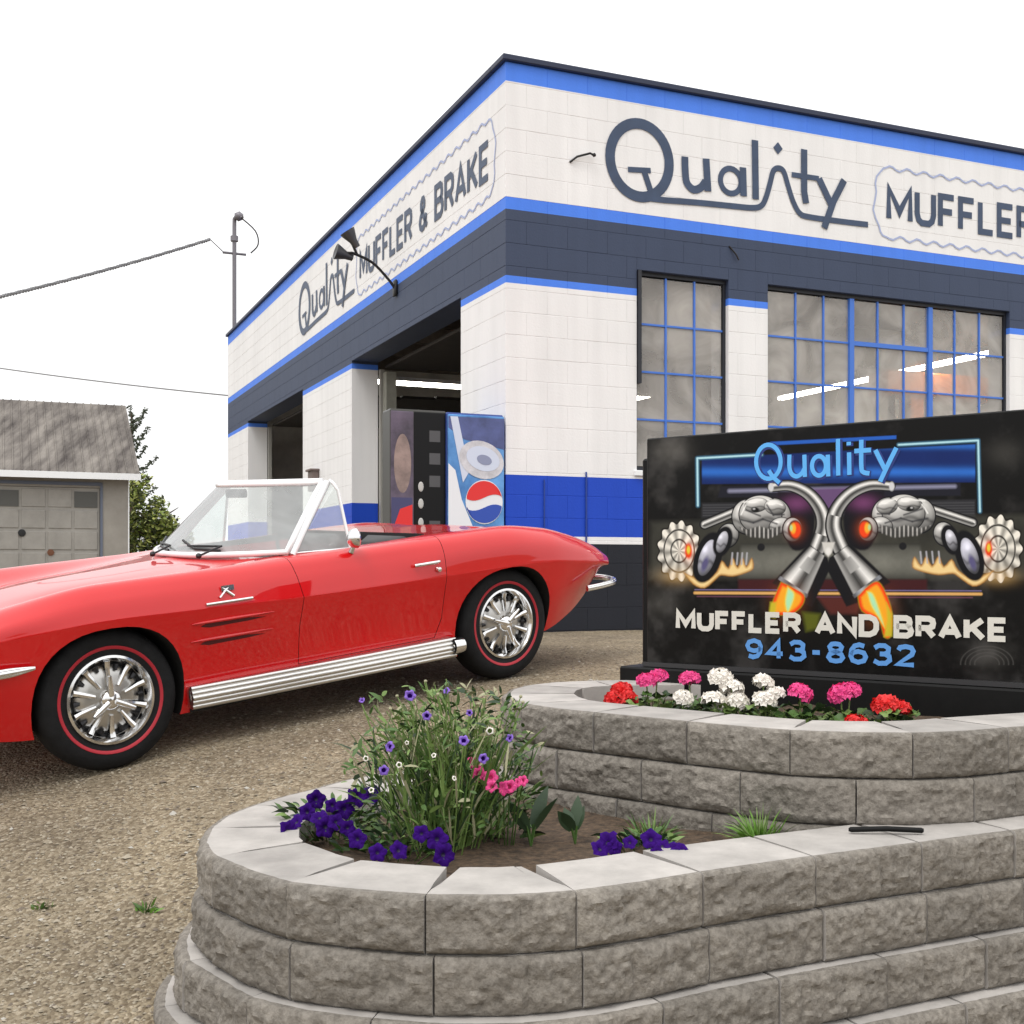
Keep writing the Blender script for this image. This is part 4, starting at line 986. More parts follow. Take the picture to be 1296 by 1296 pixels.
        # small pipe mouth with fire
        B(506, 352, 32, 40, 0, hi=.6); E(514, 352, 25, 33, (.012, .01, .012), 0, 3); glow(*c1(516, 352), 26, 30, (.8, .12, .01), .35); E(516, 353, 18, 27, (.85, .06, .01), 0, 4); E(508, 348, 9, 17, (.90, .42, .03), 0, 4); E(501, 346, 5, 10, (.45, .68, .30), 0, 3)
        # tail pipe
        q, sd = pmask(m_([(560, 400), (626, 448), (634, 486), (572, 616), (540, 604), (436, 534), (500, 465)]), 4); blend(q, (.007, .007, .009))
        pa, pb_ = c1(590, 425), c1(508, 548); ax_ = (pb_[0]-pa[0], pb_[1]-pa[1]); L_ = math.hypot(*ax_); ax_ = (ax_[0]/L_, ax_[1]/L_); s_l = (X - pa[0]) * ax_[0] + (Y - pa[1]) * ax_[1]; s_w = ((X - pa[0]) * -ax_[1] + (Y - pa[1]) * ax_[0]) * (1 if f else -1)
        wid = 30 + 26 * np.clip(s_l / L_, 0, 1); q = aa(np.abs(s_w) - wid, 3) * aa(-s_l, 3) * aa(s_l - L_, 3); blend(q, tint(chrome(-s_w / wid * .95, .88) * (.85 + .3 * n2)))
        q = aa(np.abs(s_w) - wid * .45, 6) * aa(-(s_l - L_ * .22), 4) * aa(s_l - L_ * .55, 4); blend(q * .8, tint(.16 + .5 * np.clip(s_l / L_, 0, 1)))
        q = aa(np.abs(s_l - L_) - 7, 3) * aa(np.abs(s_w) - wid - 3, 3); blend(q, tint(chrome(s_w / 60, .7) * .6 + .05, (.9, .95, 1.05)))
    def flame(outer, core, tip):
        q, sd = pmask(sm(outer + outer[:1], 4), 5); kk = np.clip(-sd / 16, 0, 1); gx_ = np.array([0, .25, .55, 1]); col = np.stack([np.interp(kk, gx_, [.50, .85, .90, .92]), np.interp(kk, gx_, [.30, .035, .12, .38]), np.interp(kk, gx_, [.01, .005, .01, .02])], -1)
        cxm = sum(p[0] for p in outer) / len(outer); cym = sum(p[1] for p in outer) / len(outer); glow(cxm, cym, 50, 55, (.5, .12, .01), .35); blend(q, col)
        q, sd = pmask(sm(core + core[:1], 4), 6); kk = np.clip(-sd / 9, 0, 1)[..., None]; blend(q, np.array([.85, .62, .04]) * (1 - kk) + np.array([.42, .78, .45]) * kk)
        q, sd = pmask(tip, 8); blend(q * .9, (.55, .50, .03))
    flame([(466, 530), (505, 548), (545, 574), (540, 610), (505, 640), (468, 645), (430, 640), (440, 590)], [(488, 545), (514, 572), (500, 622), (486, 634), (478, 596)], [(430, 600), (450, 600), (446, 655), (424, 650)])
    flame([(728, 580), (762, 545), (800, 530), (832, 585), (848, 650), (842, 716), (818, 718), (800, 665), (742, 630)], [(758, 562), (782, 570), (806, 630), (822, 690), (796, 650), (772, 610)], [(826, 600), (846, 640), (846, 716), (818, 718), (830, 660)])
    poly([(606, 395), (650, 395), (640, 430), (628, 445), (614, 430)], (.62, .60, .56), 4); ell(628, 425, 9, 12, (.80, .78, .74), 0, 6)
    poly([(540, 634), (600, 640), (590, 690), (552, 700)], (.10, .11, .01), 14)
    for k in range(4):
        u, v, r_, d = ellip(1170, 810, 90 - k * 16, 60 - k * 11); blend(aa(np.abs(d) - 1.2, 3) * .5 * (Y < 815), (.10, .095, .09))
    img = np.clip(img, 0, 1)
    im = bpy.data.images.new('sign_print', NWX, NHX, float_buffer=True); im.colorspace_settings.name = 'Linear Rec.709'
    px_ = np.ones((NHX, NWX, 4), np.float32); px_[..., :3] = img; im.pixels.foreach_set(px_.ravel()); im.update(); im.pack()
    m = mat('sign_print', (.02, .02, .02), .30, spec=.16); n, l = m.node_tree.nodes, m.node_tree.links
    ti = n.new('ShaderNodeTexImage'); ti.image = im; uvn = n.new('ShaderNodeUVMap'); uvn.uv_map = 'UVMap'; l.new(uvn.outputs[0], ti.inputs[0]); l.new(ti.outputs[0], n['Principled BSDF'].inputs['Base Color'])
    t = MB(); e = .007; t.poly([(e, -.0012, SZ0 + e), (SW - e, -.0012, SZ0 + e), (SW - e, -.0012, SZ1 - e), (e, -.0012, SZ1 - e)]); o = t.build('artwork', m, sign)
    uv = o.data.uv_layers.new(name='UVMap'); eu, ev = e / SW, e / (SZ1 - SZ0)
    for i, c in enumerate(((eu, ev), (1 - eu, ev), (1 - eu, 1 - ev), (eu, 1 - ev))): uv.data[i].uv = c
def mir(p, f):
    def sh(x): return 24 * max(0, min(1, (628 - x) / 228)) + 46 * max(0, min(1, (400 - x) / 184))
    return [(x if f else 1256 - x + sh(x), y - (0 if f else 6 * (628 - x) / 400)) for x, y in p]
airbrush()
lay[0] = 4
def sign_script(w, m, dx=0, dy=0):
    def st(p, sm=5, closed=False): stroke([(x + dx, y + dy) for x, y in p], w, m, sm, 'lettering', closed)
    st(el(424, 120, 42, 58, 0, 30), 0, True); st([(425, 150), (440, 172), (462, 192)], 3)
    st([(496, 96), (496, 140), (504, 162), (521, 170), (538, 160), (546, 145)]); st([(547, 96), (549, 172)], 0)
    st(el(597, 134, 24, 33, 0, 24), 0, True); st([(627, 96), (629, 170)], 0)
    st([(662, 42), (663, 167)], 0); st([(700, 88), (701, 165)], 0); st([(699, 52), (699, 64)], 0)
    st([(742, 45), (742, 135), (748, 155), (770, 160)]); st([(718, 84), (775, 80)], 0)
    st([(790, 80), (822, 145)], 0); st([(862, 72), (838, 120), (806, 188)])
sign_script(.030, spm('art_navy2', (.01, .03, .2)), 3, 3)
sign_script(.019, sky_)
def sstroke(body, x0, x1, y0, y1, w, m, gap):
    lay[0] += 1; a = sg(x0, (y0 + y1) / 2); b = sg(x1, (y0 + y1) / 2); c = (x0 + x1) / 2
    stroke_text('lettering', body, splane, a[0], b[0], sg(c, y1)[1], sg(c, y0)[1], w, m, sign, gap)
sstroke('MUFFLER AND BRAKE', 108, 1245, 639, 716, .0235, spm('art_cream', (.66, .64, .58)), .42)
sstroke('943-8632', 345, 930, 733, 808, .0195, spm('art_phone_blue', (.10, .30, .68)), .40)

# ------------------------------------------------------------------ sports car (local x forward, y to the driver's side, z up)
def car():
    F3, R3 = Vector((-1.888, 5.75, -.417)), Vector((0, 7.38, -.124))
    f3 = (F3 - R3).normalized(); l3 = Vector((.654, -.757, -.042)); l3 = (l3 - f3 * l3.dot(f3)).normalized(); n3 = f3.cross(l3)
    org_ = (F3 + R3) / 2 - l3 * .80
    root = thing('sports_car', 'red vintage convertible sports car with its top down and redline tyres', 'car', org_)
    root.rotation_euler = Matrix((f3, l3, n3)).transposed().to_euler()
    # section table
    T = [  # x, zb,yb, y2,z2, yc,zc, y4,z4, y5,z5, y6,z6, y7,z7, z8
     (2.16, .50,.40, .46,.55, .50,.60, .48,.615, .42,.63, .33,.635, .17,.64, .645),
     (2.08, .40,.54, .60,.51, .66,.62, .63,.645, .56,.67, .42,.67, .22,.68, .685),
     (1.90, .27,.67, .75,.45, .81,.68, .78,.73, .68,.77, .50,.755, .25,.765, .77),
     (1.62, .22,.74, .815,.45, .866,.715, .845,.79, .73,.85, .52,.80, .28,.815, .83),
     (1.245,.20,.76, .812,.45, .886,.735, .855,.835, .765,.902, .55,.825, .30,.86, .875),
     (.85,  .20,.76, .812,.45, .882,.725, .848,.835, .77,.905, .56,.862, .30,.885, .90),
     (.50,  .20,.76, .808,.45, .876,.715, .842,.833, .77,.905, .60,.893, .30,.91, .92),
     (.20,  .20,.76, .803,.45, .870,.707, .838,.83, .775,.908, .60,.92, .30,.93, .93),
     (-.30, .20,.76, .800,.45, .866,.702, .838,.83, .78,.912, .60,.925, .30,.93, .93),
     (-.80, .20,.76, .805,.45, .870,.702, .858,.835, .79,.925, .60,.935, .30,.935, .935),
     (-1.245,.20,.76, .815,.45, .880,.705, .868,.845, .78,.935, .58,.925, .30,.93, .935),
     (-1.60,.24,.74, .820,.47, .866,.690, .845,.815, .75,.895, .56,.89, .30,.895, .90),
     (-1.90,.31,.66, .765,.51, .815,.660, .79,.755, .70,.82, .52,.825, .27,.83, .835),
     (-2.14,.41,.58, .68,.55, .74,.635, .715,.69, .64,.735, .46,.74, .25,.745, .75),
     (-2.30,.47,.48, .58,.56, .65,.610, .63,.64, .56,.665, .42,.675, .22,.68, .685)]
    T = T[::-1]
    xs0 = [r[0] for r in T]
    def interp(x, j):
        for i in range(len(T) - 1):
            if x <= xs0[i+1] + 1e-9 or i == len(T) - 2:
                def sl(k):
                    if k == 0: return (T[1][j]-T[0][j])/(xs0[1]-xs0[0])
                    if k == len(T)-1: return (T[k][j]-T[k-1][j])/(xs0[k]-xs0[k-1])
                    a = (T[k][j]-T[k-1][j])/(xs0[k]-xs0[k-1]); b = (T[k+1][j]-T[k][j])/(xs0[k+1]-xs0[k])
                    return 0 if a * b <= 0 else 2*a*b/(a+b)
                h = xs0[i+1]-xs0[i]; t = (x-xs0[i])/h; m0, m1 = sl(i)*h, sl(i+1)*h; y0, y1 = T[i][j], T[i+1][j]
                return (2*t**3-3*t*t+1)*y0+(t**3-2*t*t+t)*m0+(-2*t**3+3*t*t)*y1+(t**3-t*t)*m1
    def section(x):
        v = [interp(x, j) for j in range(1, 16 - 1 + 1)]
        zb, yb, y2, z2, yc, zc, y4, z4, y5, z5, y6, z6, y7, z7, z8 = v
        pts = [(0, zb), (yb * .5, zb), (yb, zb)]
        low = smooth2([(yb, zb), (y2, z2), (yc - .006, zc - .03), (yc, zc)], 6)
        pts += [(p.x, p.y) for p in low[1:]]
        up = smooth2([(yc, zc), (y4, z4), (y5, z5), (y6, z6), (y7, z7), (0, z8)], 7)
        pts += [(p.x, p.y) for p in up[1:]]
        return pts
    NS = 150; X = [xs0[0] + (xs0[-1] - xs0[0]) * i / NS for i in range(NS + 1)]
    mb = MB(); rings = []
    for x in X:
        s_ = section(x); half = [mb.av((x, y, z)) for y, z in s_]; oth = [mb.av((x, -y, z)) for y, z in s_[1:-1]]
        rings.append(half + oth[::-1])
    n = len(rings[0])
    for A, B in zip(rings, rings[1:]):
        for k in range(n): mb.face((A[k], A[(k+1) % n], B[(k+1) % n], B[k]))
    mb.face(rings[0]); mb.face(rings[-1][::-1])
    def tmp(mb_, mats): 
        o = mb_.build('cutter', mats, None, fix=True); return o
    body = tmp(mb, [M['red_paint'], M['liner'], M['leather']])
    def boolean(o, cut, op):
        m = o.modifiers.new('b', 'BOOLEAN'); m.object = cut; m.operation = op; m.solver = 'EXACT'; m.material_mode = 'TRANSFER'
        dg = bpy.context.evaluated_depsgraph_get(); dg.update()
        me = bpy.data.meshes.new_from_object(o.evaluated_get(dg)); o.modifiers.clear(); old = o.data; o.data = me; bpy.data.meshes.remove(old)
    def arch(cxx, rx, rz, fwd=0):
        p = []
        for i in range(40):
            a = 2*math.pi*i/40; c, s = math.cos(a), math.sin(a)
            ex = rx * (1 + (fwd if c > 0 else 0)); 
            p.append((cxx + ex * (abs(c) ** .85) * (1 if c > 0 else -1), .345 + rz * (abs(s) ** .9) * (1 if s > 0 else -1)))
        return p
    cut = MB()
    for sy in (1, -1):
        for P in (arch(1.245, .375, .352), arch(-1.245, .36, .350, .10)):
            a, b = sorted((sy * .52, sy * 1.0)); cut.prism(P, a, b)
    co = tmp(cut, [M['liner']]); boolean(body, co, 'DIFFERENCE'); bpy.data.objects.remove(co)
    # cockpit
    def rrect(x0, x1, y, r, n=5):
        p = []
        for cx_, cy, a0 in ((x1 - r, y - r, 0), (x0 + r, y - r, 90), (x0 + r, -y + r, 180), (x1 - r, -y + r, 270)):
            for i in range(n + 1): a = R(a0 + 90 * i / n); p.append((cx_ + r * math.cos(a), cy + r * math.sin(a)))
        return p
    cut = MB(); cut.prism(rrect(-.80, .30, .70, .12), .40, 1.4, ax='z'); co = tmp(cut, [M['black_vinyl']]); boolean(body, co, 'DIFFERENCE'); bpy.data.objects.remove(co)
    # fender vents
    cut = MB()
    for z in (.535, .625):
        for sy in (1, -1):
            pts = [(.42, z - .022), (.80, z - .030), (.82, z), (.78, z + .022), (.42, z + .012)]
            a, b = sorted((sy * .815, sy * 1.0)); cut.prism(pts, a, b)
    co = tmp(cut, [M['liner']])
    bpy.data.objects.remove(co)
    # doors
    dp = [(.235, .925), (.215, .80), (.20, .70), (.215, .55), (.215, .34), (-.70, .34), (-.745, .45), (-.755, .70), (-.755, .97), (.235, .97)]
    def shrink(p, d):
        cx_, cy = -.25, .62; return [(x + (d if x < cx_ else -d), z + (d if z < cy else -d * 0)) for x, z in p]
    doors = []
    for sy in (1, -1):
        a, b = sorted((sy * .66, sy * 1.0))
        c1 = MB(); c1.prism(shrink(dp, .0035), a, b); c1 = tmp(c1, [M['liner']])
        d = bpy.data.objects.new('door', body.data.copy()); COL.objects.link(d); boolean(d, c1, 'INTERSECT'); bpy.data.objects.remove(c1)
        c2 = MB(); c2.prism(dp, a, b); c2 = tmp(c2, [M['liner']]); boolean(body, c2, 'DIFFERENCE'); bpy.data.objects.remove(c2)
        doors.append((sy, d))
    # trunk/deck and hood gaps
    def finish(o, ang=28):
        o.data.polygons.foreach_set('use_smooth', [True] * len(o.data.polygons)); o.data.set_sharp_from_angle(angle=R(ang))
    finish(body); body.name = 'body'; body.data.name = 'body'; body.parent = root
    for sy, d in doors:
        finish(d); d.name = 'door'; d.data.name = 'door'; d.parent = root
        t = MB(); t.tube([(-.53, sy * .872, .785), (-.56, sy * .886, .787), (-.68, sy * .886, .79), (-.70, sy * .875, .79)], .010, 8); t.build('handle', M['chrome'], d, smooth=60)
        t = MB(); t.lathe([(0, .018), (.014, .016), (.018, 0)], 12, axis='y', c=(-.695, sy * .868 if sy > 0 else -.886, .745)); t.build('lock', M['chrome'], d, smooth=60)
        t = MB(); t.box((-.72, min(sy * .655, sy * .659), .45), (.18, max(sy * .655, sy * .659), .89)); t.build('door_card', M['leather'], d)
    def bodyside(x, z):
        s_ = section(x); best = s_[0]
        for (y0, z0), (y1, z1) in zip(s_[2:], s_[3:]):
            if (z0 <= z <= z1) and y1 > .5 and z1 > z0: return y0 + (y1 - y0) * (z - z0) / (z1 - z0)
        return .85
    # vents: flat dark patches on the fender, painting the shade inside the recesses
    for sy in (1, -1):
        for z in (.545, .635):
            t = MB(); pts = []
            for x, zz in ((.42, z - .002), (.52, z - .008), (.74, z - .012), (.79, z - .002), (.76, z + .010), (.52, z + .007)):
                pts.append((x, zz))
            fr = [(x, sy * (bodyside(x, zz) + .0015), zz) for x, zz in pts]
            t.poly(fr if sy < 0 else fr[::-1], 0)
            ridge = [(x, sy * (bodyside(x, z + .02) + .004), z + .018) for x in (.38, .5, .65, .78, .84)]
            t.tube(ridge, [.002, .007, .009, .007, .002], 6, 1)
            t.build('fender_vent', [M['vent_shade'], M['red_paint']], root, smooth=50)
    # emblem
    for sy in (1, -1):
        y = lambda x, z: sy * (bodyside(x, z) + .006)
        t = MB()
        t.tube([(.50, y(.50, .74), .742), (.76, y(.76, .74), .742)], .007, 6); t.tube([(.60, y(.6, .77), .765), (.66, y(.66, .81), .815)], .007, 6); t.tube([(.68, y(.68, .77), .765), (.62, y(.62, .81), .815)], .007, 6)
        t.box((.595, min(y(.63, .8), y(.63, .8) + sy * .004), .795), (.665, max(y(.63, .8), y(.63, .8) + sy * .004), .822)); t.build('emblem', M['chrome'], root)
    # rocker trim / side pipe
    for sy in (1, -1):
        t = MB()
        path = [(.86, sy * .835, .285), (.5, sy * .845, .283), (0, sy * .845, .28), (-.5, sy * .845, .278), (-.80, sy * .84, .276)]
        for k, dz in enumerate((-.045, -.022, 0, .022, .045)):
            off = .012 * (1 - abs(k - 2) / 2.0)
            t.tube([(x, y_ + sy * off, z + dz) for x, y_, z in path], .0145, 8)
        t.box((-.80, min(sy*.78, sy*.835), .225), (.86, max(sy*.78, sy*.835), .335), bev=.01)
        t.build('rocker_trim', M['bright_steel'], root, smooth=50)
        t = MB(); t.M = Matrix.Translation((-.80, sy * .835, .28)) @ Matrix.Rotation(R(-90), 4, 'Y'); t.lathe([(.0, -.02), (.032, -.02), (.036, .05), (.046, .055), (.05, .03), (.05, -.02)], 16); t.build('exhaust_tip', [M['chrome']], root, smooth=50)
        t = MB(); t.box((-.79, min(sy*.3, sy*.77), .2), (.84, max(sy*.3, sy*.77), .22)); t.build('floor_pan', M['liner'], root)
    # bumpers
    for sy in (1, -1):
        t = MB(); pts = smooth2([(1.61, sy * .872, .570), (1.76, sy * .862, .565), (1.93, sy * .81, .56), (2.12, sy * .66, .55), (2.20, sy * .42, .55)], 5)
        for k, (dz, r_) in enumerate(((-.012, .011), (.0, .015), (.012, .011))): t.tube([(p.x, p.y, p.z + dz * min(1, .3 + i * .2)) for i, p in enumerate([Vector(q) for q in pts])], [r_ * min(1, .4 + i * .15) for i in range(len(pts))], 8)
        t.build('front_bumper', M['chrome'], root, smooth=60)
        t = MB(); pts = smooth2([(-1.92, sy * .82, .475), (-2.10, sy * .795, .475), (-2.28, sy * .72, .475), (-2.38, sy * .54, .475), (-2.40, sy * .36, .475)], 5)
        for k, (dz, r_) in enumerate(((-.010, .010), (.0, .013), (.010, .010))): t.tube([(p.x, p.y, p.z + dz) for p in [Vector(q) for q in pts]], r_, 8)
        t.build('rear_bumper', M['chrome'], root, smooth=60)
        t = MB()
        for yy in (.50, .34): t.lathe([(0, -.03), (.03, -.028), (.05, -.01), (.055, .03)], 16, axis='x', c=(-2.28, sy * yy, .60))
        t.build('tail_lamp', mat('tail_red', (.5, .005, .005), .2) if 'tail_red' not in bpy.data.materials else bpy.data.materials['tail_red'], root, smooth=60)
    # wheels
    def wheel_meshes():
        t = MB(); prof = []
        for i in range(25):
            a = -math.pi/2 + math.pi * i / 24
        # tyre profile (r, y): from inner bead outward round
        prof = [(.205, -.085), (.235, -.092), (.285, -.098), (.318, -.090), (.334, -.072), (.343, -.045), (.345, 0), (.343, .045), (.334, .072), (.318, .090), (.285, .098), (.262, .0965), (.235, .092), (.205, .080)]
        t.lathe(prof, 64, axis='y'); tyre = t.mesh('tyre', M['rubber'], 35, fix=True)
        t = MB(); t.lathe([(.243, .0935), (.245, .0965), (.258, .0985), (.260, .0955)], 64, axis='y'); red_ = t.mesh('redline', M['redline'], 60)
        t = MB()
        t.lathe([(.206, .060), (.222, .076), (.214, .094), (.202, .097), (.192, .080), (.182, .060), (.180, .050)], 64, 0, axis='y')     # lip
        t.lathe([(.182, .050), (.160, .030), (.150, .028)], 64, 2, axis='y')                                                               # dark slots ring
        t.lathe([(.165, .034), (.150, .052), (.110, .062), (.060, .070), (.0, .072)], 64, 1, axis='y')
        for k in range(10):                                                                                                                # slots / ribs
            a = k * math.tau / 10; c, s = math.cos(a), math.sin(a)
            t.tube([(.186 * c, .066, .186 * s), (.150 * c, .060, .150 * s), (.075 * c, .076, .075 * s)], [.019, .016, .010], 8, 0)
        for k in range(10):
            a = (k + .5) * math.tau / 10; c, s = math.cos(a), math.sin(a)
            t.tube([(.166 * c, .052, .166 * s), (.142 * c, .062, .142 * s)], [.015, .008], 6, 2)
        rim = t.mesh('rim', [M['chrome'], M['wheel_grey'], M['dark_metal']], 40)
        t = MB(); t.lathe([(.052, .07), (.050, .092), (.036, .104), (.0, .108)], 24, axis='y')
        for k in range(3):
            a = R(90) + k * math.tau / 3 + .25; c, s = math.cos(a), math.sin(a)
            t.tube([(.02 * c, .098, .02 * s), (.075 * c, .104, .075 * s), (.118 * c, .112, .118 * s)], [.016, .015, .009], 8)
        sp_ = t.mesh('spinner', M['chrome'], 45)
        return tyre, red_, rim, sp_
    WM = wheel_meshes()
    for wx, sy, an in ((1.245, 1, .3), (-1.245, 1, 1.5), (1.245, -1, .8), (-1.245, -1, 2.0)):
        w = bpy.data.objects.new('wheel', None); link(w, root); w.empty_display_size = .1
        w.location = (wx, sy * .702, .345); w.rotation_euler = (0, 0, 0 if sy > 0 else math.pi)
        for nm, me in zip(('tyre', 'redline', 'rim', 'spinner'), WM): 
            o = inst(nm, me, w, rot=(0, an if nm in ('rim', 'spinner') else 0, 0))
        ax_ = MB(); ax_.lathe([(.15, -.08), (.15, .02), (0, .025)], 20, axis='y'); ax_.build('brake_drum', M['dark_metal'], w)
    t = MB(); t.tube([(1.245, -.6, .345), (1.245, .6, .345)], .04, 8); t.tube([(-1.245, -.6, .345), (-1.245, .6, .345)], .04, 8); t.box((-2.0, -.5, .24), (1.9, .5, .30)); t.build('chassis', M['liner'], root)
    # windscreen
    def wl_(v, f_):      # v 0 bottom..1 top, f_ -1..1 across
        ym = .715 + (.565 - .715) * v; xc = .50 + (.08 - .50) * v; xe = .19 + (-.15 - .19) * v
        x = xc - (xc - xe) * abs(f_) ** 2.3; zc = .935 + (1.282 - .935) * v + (.012 * (1 - f_ * f_)) * v
        return Vector((x, ym * f_, zc))
    t = MB(); NX, NZ = 28, 8; g_ = [[t.av(wl_(j / NZ, -1 + 2 * i / NX)) for i in range(NX + 1)] for j in range(NZ + 1)]
    for j in range(NZ):
        for i in range(NX): t.face((g_[j][i], g_[j][i+1], g_[j+1][i+1], g_[j+1][i]))
    t.build('windscreen', M['auto_glass'], root, smooth=180)
    t = MB()
    loop = [wl_(0, -1 + 2*i/24) for i in range(25)] + [wl_(j/6, 1) for j in range(1, 6)] + [wl_(1, 1 - 2*i/24) for i in range(25)] + [wl_(1 - j/6, -1) for j in range(1, 6)]
    t.tube(loop, .017, 8, closed=True); 
    t.tube([wl_(1, -1 + 2*i/24) + Vector((-.012, 0, .008)) for i in range(25)], .018, 8)
    for sy in (1, -1): t.tube([wl_(0, sy) + Vector((-.03, 0, -.02)), wl_(.5, sy) + Vector((-.034, sy*.004, 0)), wl_(1, sy) + Vector((-.035, sy*.004, .0))], [.020, .022, .020], 8)
    t.build('windscreen_frame', M['white_trim'], root, smooth=60)
    for sy in (1, -1):
        b0, b1 = wl_(0, sy), wl_(1, sy); q0 = Vector((-.20, sy * .735, .915)); q1 = Vector((-.21, sy * .63, 1.27))
        t = MB(); t.poly([b0 + Vector((-.05, 0, 0)), q0, q1, b1 + Vector((-.05, 0, 0))]); t.build('vent_window', M['auto_glass'], root)
        t = MB(); t.tube([q0, q0.lerp(q1, .9), q1 + Vector((.02, 0, .005)), b1 + Vector((-.06, 0, .01))], .009, 8); t.tube([q0, b0 + Vector((-.05, 0, -.01))], .006, 6); t.build('vent_frame', M['white_trim'], root, smooth=60)
    # wipers
    for s0 in (-.05, .42):
        t = MB(); a = Vector((.60 - abs(s0) * .12, s0, .945)); t.tube([a, wl_(.10, (s0 - .02) / .715) + Vector((.02, 0, .01)), wl_(.13, (s0 - .30) / .715) + Vector((.02, 0, 0))], .006, 6); t.ico(a, .018)
        t.tube([wl_(.06, (s0 - .02) / .715) + Vector((.016, 0, 0)), wl_(.09, (s0 - .22) / .715) + Vector((.014, 0, 0)), wl_(.20, (s0 - .42) / .715) + Vector((.014, 0, 0))], .007, 5); t.build('wiper', M['dark_metal'], root)
    # mirror
    t = MB(); t.tube([(-.16, .80, .90), (-.17, .825, .945)], [.016, .009], 8); t.M = Matrix.Translation((-.18, .835, .975)) @ Matrix.Rotation(R(90), 4, 'Y') @ Matrix.Rotation(R(15), 4, 'X')
    t.lathe([(0, -.012), (.045, -.010), (.055, 0), (.05, .03), (.02, .055), (0, .06)], 20); t.build('wing_mirror', M['chrome'], root, smooth=50)
    # interior: dash, wheel, seats
    t = MB(); t.prism([(.30, .62), (.30, .905), (.24, .915), (.16, .89), (.12, .80), (.16, .66)], -.695, .695); t.build('dashboard', M['black_vinyl'], root, smooth=40)
    t = MB(); c_ = Vector((-.10, .36, .84)); Mx = Matrix.Translation(c_) @ Matrix.Rotation(R(-68), 4, 'Y'); t.M = Mx
    t.tube([(.20*math.cos(a), .20*math.sin(a), 0) for a in [math.tau*k/32 for k in range(32)]], .011, 8, closed=True)
    for a in (0, 2.1, 4.2): t.tube([(0, 0, -.02), (.2*math.cos(a), .2*math.sin(a), 0)], .008, 6)
    t.tube([(0, 0, 0), (0, 0, -.3)], .02, 8); t.build('steering_wheel', M['black_vinyl'], root, smooth=60)
    for sy in (1, -1):
        t = MB()
        t.box((-.55, sy*.36 - .23, .42), (-.10, sy*.36 + .23, .56), bev=.05); s1 = t.build('seat', M['black_vinyl'], root, smooth=60)
        t = MB(); t.M = Matrix.Translation((-.60, sy * .36, .50)) @ Matrix.Rotation(R(-14), 4, 'Y'); t.box((-.06, -.23, 0), (.06, .23, .44), bev=.05); t.build('backrest', M['black_vinyl'], root, smooth=60)
    t = MB(); t.M = Matrix.Translation(wl_(.86, 0) + Vector((-.06, 0, 0))); t.box((-.02, -.11, -.025), (0.01, .11, .025), bev=.008); t.build('rear_view_mirror', M['dark_metal'], root)
    # chrome strip round the fuel deck and hood ridge
    t = MB(); pp = []
    for i in range(20):
        x = 1.9 - i * .085; s_ = section(x); 
    return root
CAR = car()

# ------------------------------------------------------------------ plants
def gm(n, c, **k): return bpy.data.materials[n] if n in bpy.data.materials else mat(n, c, k.pop('rough', .55), **k)
G1, G2, G3 = gm('green_a', (.06, .125, .025)), gm('green_b', (.15, .235, .06)), gm('green_c', (.022, .048, .018))
G4 = gm('green_bright', (.12, .26, .03))
def blade(mb, p, d, ln, w, droop, rn, mi, seg=4):
    d = Vector(d).normalized(); side = d.cross(Vector((0, 0, 1)));
    side = side.normalized() if side.length > 1e-3 else Vector((1, 0, 0))
    side = (Matrix.Rotation(rn.uniform(-1.2, 1.2), 3, d) @ side)
    L_, R_ = [], []; q = Vector(p)
    for k in range(seg + 1):
        f_ = k / seg; ww = w * (math.sin(math.pi * min(.98, .15 + .85 * f_)) if k < seg else .03)
        L_.append(mb.av(q - side * ww / 2)); R_.append(mb.av(q + side * ww / 2))
        q = q + d * (ln / seg); d = (d + Vector((0, 0, -droop / seg))).normalized()
    for k in range(seg): mb.face((L_[k], R_[k], R_[k+1], L_[k+1]), mi)
    return q
def petunia_mesh(name, mats, R_=.033, n=25, seed=0):
    rn = random.Random(seed); mb = MB(); c = mb.av((0, 0, -.018)); r1, r2_, r3 = [], [], []
    ph = rn.uniform(0, 6)
    for k in range(n):
        a = math.tau * k / n; lob = 1 + .13 * math.cos(5 * a + ph)
        r1.append(mb.av((.007 * math.cos(a), .007 * math.sin(a), -.006)))
        r2_.append(mb.av((R_*.6*math.cos(a), R_*.6*math.sin(a), .004 + .003 * math.sin(10*a))))
        r3.append(mb.av((R_*lob*math.cos(a), R_*lob*math.sin(a), .004 * math.sin(10 * a + ph) - .003 + .004 * rn.random())))
    for k in range(n):
        j = (k + 1) % n; mb.face((c, r1[k], r1[j]), 1); mb.face((r1[k], r2_[k], r2_[j], r1[j]), 0); mb.face((r2_[k], r3[k], r3[j], r2_[j]), 0)
    return mb.mesh(name, mats, 180)
purple = gm('petal_purple', (.028, .002, .125), spec=.12, rough=.8, var=.3, vscale=60); pdark = gm('petal_dark', (.012, .004, .05)); violet = gm('petal_violet', (.20, .10, .50), var=.2, vscale=60)
pink = gm('petal_pink', (.72, .05, .24), var=.2, vscale=50); pred = gm('petal_red', (.62, .008, .008), var=.2, vscale=50); pwhite = gm('petal_white', (.80, .76, .70)); 
PM = [petunia_mesh('flower', [purple, pdark], .033, seed=i) for i in range(4)]
PK = [petunia_mesh('flower', [pink, gm('petal_deep_pink', (.4, .02, .1))], .022, seed=i) for i in range(2)]
SM = [petunia_mesh('flower', [violet, purple], .016, 15, seed=i) for i in range(2)]
SW_ = [petunia_mesh('flower', [pwhite, G2], .011, 10, seed=9)]
